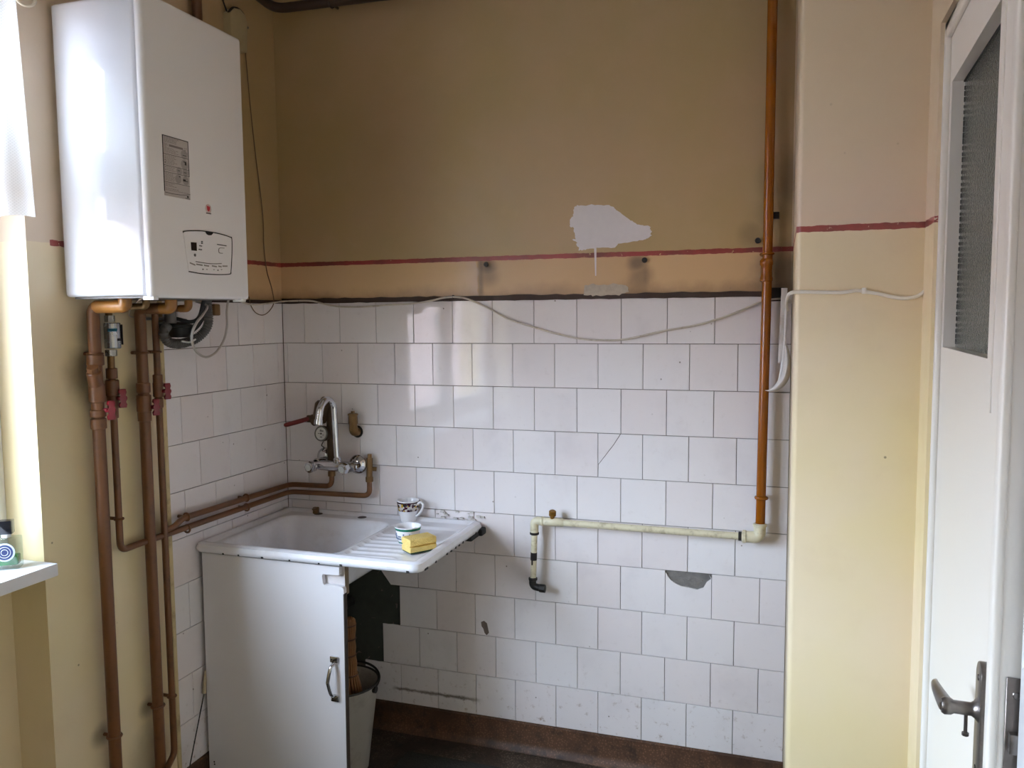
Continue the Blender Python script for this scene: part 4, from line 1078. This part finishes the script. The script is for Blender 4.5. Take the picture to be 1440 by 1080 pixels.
for k in range(22):
    x = random.uniform(.62, .80); z = random.uniform(SZ - .008, SZ + .028 - .03 * abs(x - .70) * 2); s = random.uniform(.003, .010)
    box(bm, (x, -.006 - random.random() * .005, z), (x + s * 1.8, .001, z + s * .7))
obj('sealant', bm, pm('cracked_sealant', (196, 190, 186), .7, var=.3, scale=80, bump=.5), sink, smooth=False, kind='stuff')
bm = B(); tube(bm, fillet([(.27, -.30, .64), (.27, -.30, .50), (.27, -.02, .48)], .04, 8), .022, 14); obj('waste_pipe', bm, RUB, sink)

# ------------------------------------------------------------------ cupboard front under the sink
BRD = pm('white_laminate', (222, 220, 224), 0.30, var=0)
cab = thing('sink_cupboard', 'white laminate cupboard front with notched corner and chrome pull under the sink', 'cupboard', (.27, -.50, 0))
BY = -.520
bm = B()
ol = [(.014, .012), (.531, .012), (.534, .40), (.538, .70)]
ol += [(.538 - .012 * (1 - math.cos(a)), .712 + .010 * math.sin(a)) for a in (0, .5, 1.0, 1.57)]
ol += [(.500, .7245), (.470, .722), (.466, .726), (.463, .750), (.466, .756), (.520, .757), (.523, .760), (.524, .783), (.018, .786)]
prism(bm, [(x, BY + .016, z) for x, z in ol], (0, -.016, 0)); bd = obj('front_board', bm, BRD, cab, smooth=False)
bm = B(); prism(bm, [(x, BY - .0003, z) for x, z in ((.536, .70), (.5395, .70), (.535, .012), (.5315, .012))], (0, .0165, 0)); obj('edge_strip', bm, pm('dark_board_edge', (54, 42, 34), .7), bd, smooth=False)
bm = B()
hc = .500
for z in (.490, .365):
    box(bm, (hc - .014, BY - .006, z - .010), (hc + .014, BY, z + .010), .002)
tube(bm, crom([(hc, BY - .006, .478), (hc - .003, BY - .022, .468), (hc - .008, BY - .030, .430), (hc - .008, BY - .030, .42), (hc - .003, BY - .022, .385), (hc, BY - .006, .375)], 5), .0062, 12, flat=.8)
hd = obj('pull_handle', bm, CHR, bd); hd['label'] = 'chrome bow pull handle'
for z in (.490, .365):
    for x in (-.008, .008):
        bm = B(); cyl(bm, (hc + x, BY - .005, z), (hc + x, BY - .0068, z), .0026, 8); obj('screw', bm, BLK, hd)
bm = B()
for z, x in ((.078, .034), (.070, .035)): cyl(bm, (x, BY + .001, z), (x, BY - .0006, z), .003, 8)
obj('nail_hole', bm, BLK, bd, kind='stuff')
WOOD = pm('raw_batten', (128, 112, 92), .7, var=.2, scale=30)
bm = B(); box(bm, (.518, BY + .017, .69), (.534, BY + .040, .79), .001); obj('batten', bm, WOOD, cab)
bm = B(); box(bm, (.004, BY + .017, .012), (.030, -.03, .775), .001); obj('side_board', bm, pm('dark_side_board', (70, 62, 56), .7, var=.2), cab)
bm = B(); box(bm, (.458, BY + .0165, .70), (.533, BY + .018, .785)); obj('backing_strip', bm, pm('pale_backing', (206, 200, 200), .5), cab, smooth=False)

# ------------------------------------------------------------------ bucket and straw whisk
t = thing('bucket', 'dull white bucket with dark bail handle behind the cupboard front', 'bucket', (.395, -.30, 0))
bx, by = .392, -.30
bm = B(); lathe(bm, [(0, .002), (.080, .0), (.084, .004), (.122, .300), (.126, .304), (.1265, .310), (.123, .311), (.119, .304), (.081, .012), (0, .010)], (bx, by, .0), (0, 0, 1), 36); obj('pail', bm, pm('dull_white_enamel', (172, 166, 158), .45, var=.08, scale=8, dirt=(112, 96, 80), dirt_amt=.5, dscale=8), t)
bm = B(); torus(bm, (bx, by, .309), (0, 0, 1), .1245, .004, 40, 8); obj('rim', bm, BLK, t)
bm = B(); pts = [(bx + .127 * math.cos(a), by + .127 * math.sin(a) * .99, .302 + .022 * math.sin(PI * k / 16)) for k, a in enumerate([0 + PI * q / 16 for q in range(17)])]
tube(bm, crom(pts, 3), .004, 8)
for s in (-1, 1): cyl(bm, (bx + s * .121, by, .295), (bx + s * .131, by, .295), .012, 10)
obj('bail_handle', bm, BLK, t)
t = thing('straw_whisk', 'bound straw hand brush standing upright in the bucket', 'hand brush', (.425, -.30, .20))
STR = pm('brown_straw', (116, 76, 38), .7, var=.35, scale=50)
wx, wy = .428, -.315
prof = [(.535, .020), (.528, .025), (.50, .026), (.47, .022), (.44, .025), (.415, .022), (.385, .027), (.355, .026), (.34, .030), (.28, .045), (.22, .055)]
bm = B()
for k in range(46):
    a = 2 * PI * k / 23 + (k // 23) * .13; q = 1.0 if k < 23 else .55
    path = [(wx + math.cos(a) * r * q, wy + math.sin(a) * r * q * .8, z + random.uniform(-.004, .004)) for z, r in prof]
    tube(bm, crom(path, 2), .0038, 6)
obj('straw', bm, STR, t, kind='stuff')
for z, r in ((.516, .0275), (.468, .0255), (.412, .0255), (.345, .031)):
    bm = B(); torus(bm, (wx, wy, z), (0, 0, 1), r, .003, 20, 6); obj('binding', bm, pm('dark_binding', (72, 44, 24), .8), t)
# ------------------------------------------------------------------ mug, bowl, sponge on the drainboard
CER = pm('white_glaze', (236, 236, 240), .1, var=.02, scale=6)
mx_, my_, mz_ = .532, -.046, SZ - .0105
t = thing('mug', 'white porcelain mug with floral band and handle, against the tiles', 'mug', (mx_, my_, mz_))
mp = [(.026, 0), (.028, .002), (.029, .006), (.034, .035), (.0395, .062), (.0405, .076), (.0395, .0775), (.038, .076), (.0365, .06), (.031, .03), (.024, .008), (0, .006)]
bm = B(); lathe(bm, [(0, .001)] + mp, (mx_, my_, mz_), (0, 0, 1), 36); obj('cup', bm, CER, t)
bm = B(); tube(bm, crom([(mx_ + .0365, my_ - .006, mz_ + .064), (mx_ + .052, my_ - .009, mz_ + .0735), (mx_ + .063, my_ - .011, mz_ + .066), (mx_ + .058, my_ - .010, mz_ + .048), (mx_ + .044, my_ - .007, mz_ + .030), (mx_ + .033, my_ - .005, mz_ + .022)], 6), .0042, 10); obj('handle', bm, CER, t)
def floral():
    k = NT('floral_print'); v = k.objc()
    vo = k.n('ShaderNodeTexVoronoi'); k.put(vo.inputs['Vector'], v); vo.inputs['Scale'].default_value = 130.0
    sp = k.n('ShaderNodeSeparateXYZ'); k.put(sp.inputs[0], v)
    cr = k.n('ShaderNodeSeparateColor'); k.put(cr.inputs[0], vo.outputs['Color'])
    c = k.mix(k.ramp(cr.outputs[0], .25, .35), lin((62, 20, 40)), lin((196, 190, 186)))
    c = k.mix(k.ramp(cr.outputs[1], .72, .78), c, lin((186, 150, 40)))
    c = k.mix(k.ramp(cr.outputs[2], .78, .84), c, lin((30, 28, 36)))
    return k.fin(c, .15)
bm = B(); lathe(bm, [(.0362, .041), (.0374, .047), (.0402, .062), (.0410, .0705)], (mx_, my_, mz_), (0, 0, 1), 36); obj('floral_band', bm, floral(), t)
bm = B(); lathe(bm, [(.0411, .0690), (.0413, .0735), (.0411, .0740)], (mx_, my_, mz_), (0, 0, 1), 36); obj('dark_line', bm, pm('maroon_line', (48, 22, 34), .2), t)
ox, oy, oz = .648, -.292, SZ - .0125
t = thing('bowl', 'white cup without handle with green rim band, next to the yellow sponge', 'bowl', (ox, oy, oz))
bm = B(); lathe(bm, [(0, .001), (.030, 0), (.032, .003), (.040, .040), (.0435, .053), (.0430, .0555), (.0405, .053), (.037, .04), (.029, .006), (0, .004)], (ox, oy, oz), (0, 0, 1), 36); obj('cup', bm, CER, t)
GRN = pm('green_glaze_band', (22, 112, 92), .15, var=.05)
bm = B(); lathe(bm, [(.0416, .0445), (.0428, .0485), (.0436, .0525), (.0434, .0528)], (ox, oy, oz), (0, 0, 1), 36); obj('rim_band', bm, GRN, t)
bm = B(); lathe(bm, [(.0322, .0025), (.0335, .007)], (ox, oy, oz), (0, 0, 1), 36); obj('foot_band', bm, GRN, t)
bm = B()
for k in range(11):
    a = -2.7 + k * .17; r = .0385
    for q in range(random.choice((1, 2, 3))):
        zz = .018 + q * .008; rr = .0343 + (zz - .01) * .2
        p = Vector((ox + math.cos(a) * (rr + .0006), oy + math.sin(a) * (rr + .0006), oz + zz)); box(bm, p - Vector((.0016, .0016, .002)), p + Vector((.0016, .0016, .002)))
obj('print', bm, pm('blue_grey_print', (96, 112, 140), .3), t, smooth=False, kind='stuff')
spm = NT('yellow_sponge'); v = spm.objc(); vo = spm.n('ShaderNodeTexVoronoi'); spm.put(vo.inputs['Vector'], v); vo.inputs['Scale'].default_value = 260.0
spm.bump(vo.outputs['Distance'], .7, .003); SPG = spm.fin(spm.mix(spm.noise(v, 60), lin((222, 190, 104)), lin((240, 216, 138))), .9)
M = Matrix.Translation((.722, -.366, SZ - .008)) @ Matrix.Rotation(.92, 4, 'Z')
t = thing('sponge', 'yellow grooved kitchen sponge lying on the drainboard', 'sponge', (.722, -.366, SZ - .008))
bm = B()
hp = [(-.028, 0.0), (.028, 0.0), (.030, .003), (.030, .015), (.022, .0185), (.030, .022), (.030, .038), (.027, .041), (-.027, .041), (-.030, .038), (-.030, .022), (-.022, .0185), (-.030, .015), (-.030, .003)]
prism(bm, [M @ Vector((-.046, a, b)) for a, b in hp], M.to_3x3() @ Vector((.092, 0, 0)), .002); obj('foam', bm, SPG, t)
bm = B(); box(bm, (-.045, -.0285, -.004), (.045, .0285, .001), .001, 1, M); obj('scouring_pad', bm, pm('dark_green_pad', (42, 66, 44), .9, var=.3, scale=120, bump=.5), t)

# ------------------------------------------------------------------ scent bottle on the sill
t = thing('glass_bottle', 'square clear glass bottle with black cap and green liquid on the window sill', 'bottle', (-.03, -1.185, .926))
ea = Vector((0.83, 0.55, 0)).normalized()
M = Matrix(((ea.x, -ea.y, 0, -.030), (ea.y, ea.x, 0, -1.170), (0, 0, 1, .9262), (0, 0, 0, 1)))
GLB = glass_thin('clear_bottle_glass', (.88, .93, .92, 1), .14, .05)
bm = B(); box(bm, (-.031, -.019, 0), (.031, .019, .080), .005, 3, M); obj('glass_body', bm, GLB, t)
bm = B(); box(bm, (-.026, -.0145, .010), (.026, .0145, .034), .003, 2, M); obj('liquid', bm, pm('green_liquid', (40, 112, 52), .2, var=.3, scale=40), t)
bm = B(); lathe(bm, [(.011, .079), (.011, .090)], M @ Vector((0, 0, 0)), (0, 0, 1), 16); obj('neck', bm, WHITEP, t)
bm = B(); box(bm, (-.016, -.013, .088), (.016, .013, .122), .002, 2, M); obj('cap', bm, pm('glossy_black_cap', (18, 18, 22), .15), t)
bm = B(); q = M @ Vector((.0, -.0192, .045)); nq = M.to_3x3() @ Vector((0, -1, 0)); lathe(bm, [(0, .0008), (.023, .0008), (.023, 0)], q, nq, 28); lb = obj('round_label', bm, pm('pale_blue_label', (188, 204, 224), .3), t)
bm = B()
lathe(bm, [(0, .0014), (.019, .0014), (.019, .0008)], q, nq, 28); obj('blue_disc', bm, pm('navy_print', (28, 44, 92), .3), lb)
bm = B()
for r in (.0135, .0075): torus(bm, q + nq * .0014, nq, r, .0005, 28, 4)
obj('white_ring', bm, WHITEP, lb, kind='stuff')

# ------------------------------------------------------------------ floor mat, stick
bm = B(); 
mc = [(.30, -.142, 0), (1.20, -.165, 0), (1.22, -1.05, 0), (.30, -1.03, 0)]
mc = [(.56, -.150, .001), (1.12, -.150, .001), (1.13, -.95, .001), (.56, -.95, .001)]
prism(bm, mc, (0, 0, .007), .002)
def matm():
    k = NT('dark_ribbed_mat'); P, x, y, z = k.pos
    n = k.noise(P, 160, 4, .7); k.bump(n, .9, .006)
    return k.fin(k.mix(n, lin((18, 18, 16)), lin((58, 58, 52))), .95)
tag(obj('floor_mat', bm, matm()), 'dark grey floor mat lying on the worn floor before the sink', 'mat')
t = thing('thin_stick', 'thin dark stick with cream tip leaning between cupboard and tiled wall', 'stick', (.05, -.56, 0))
p0 = LW(289, 943, .012); p1 = LW(287, 975, .014); p2 = LW(266, 1082, .03)
bm = B(); tube(bm, [p0, (p0 + p1) / 2, p1], [.003, .006, .007], 8); obj('tip', bm, pm('cream_tip', (176, 160, 132), .5), t)
bm = B(); tube(bm, [p1, p2, p2 + (p2 - p1) * .9], .0022, 6); obj('rod', bm, BLK, t)
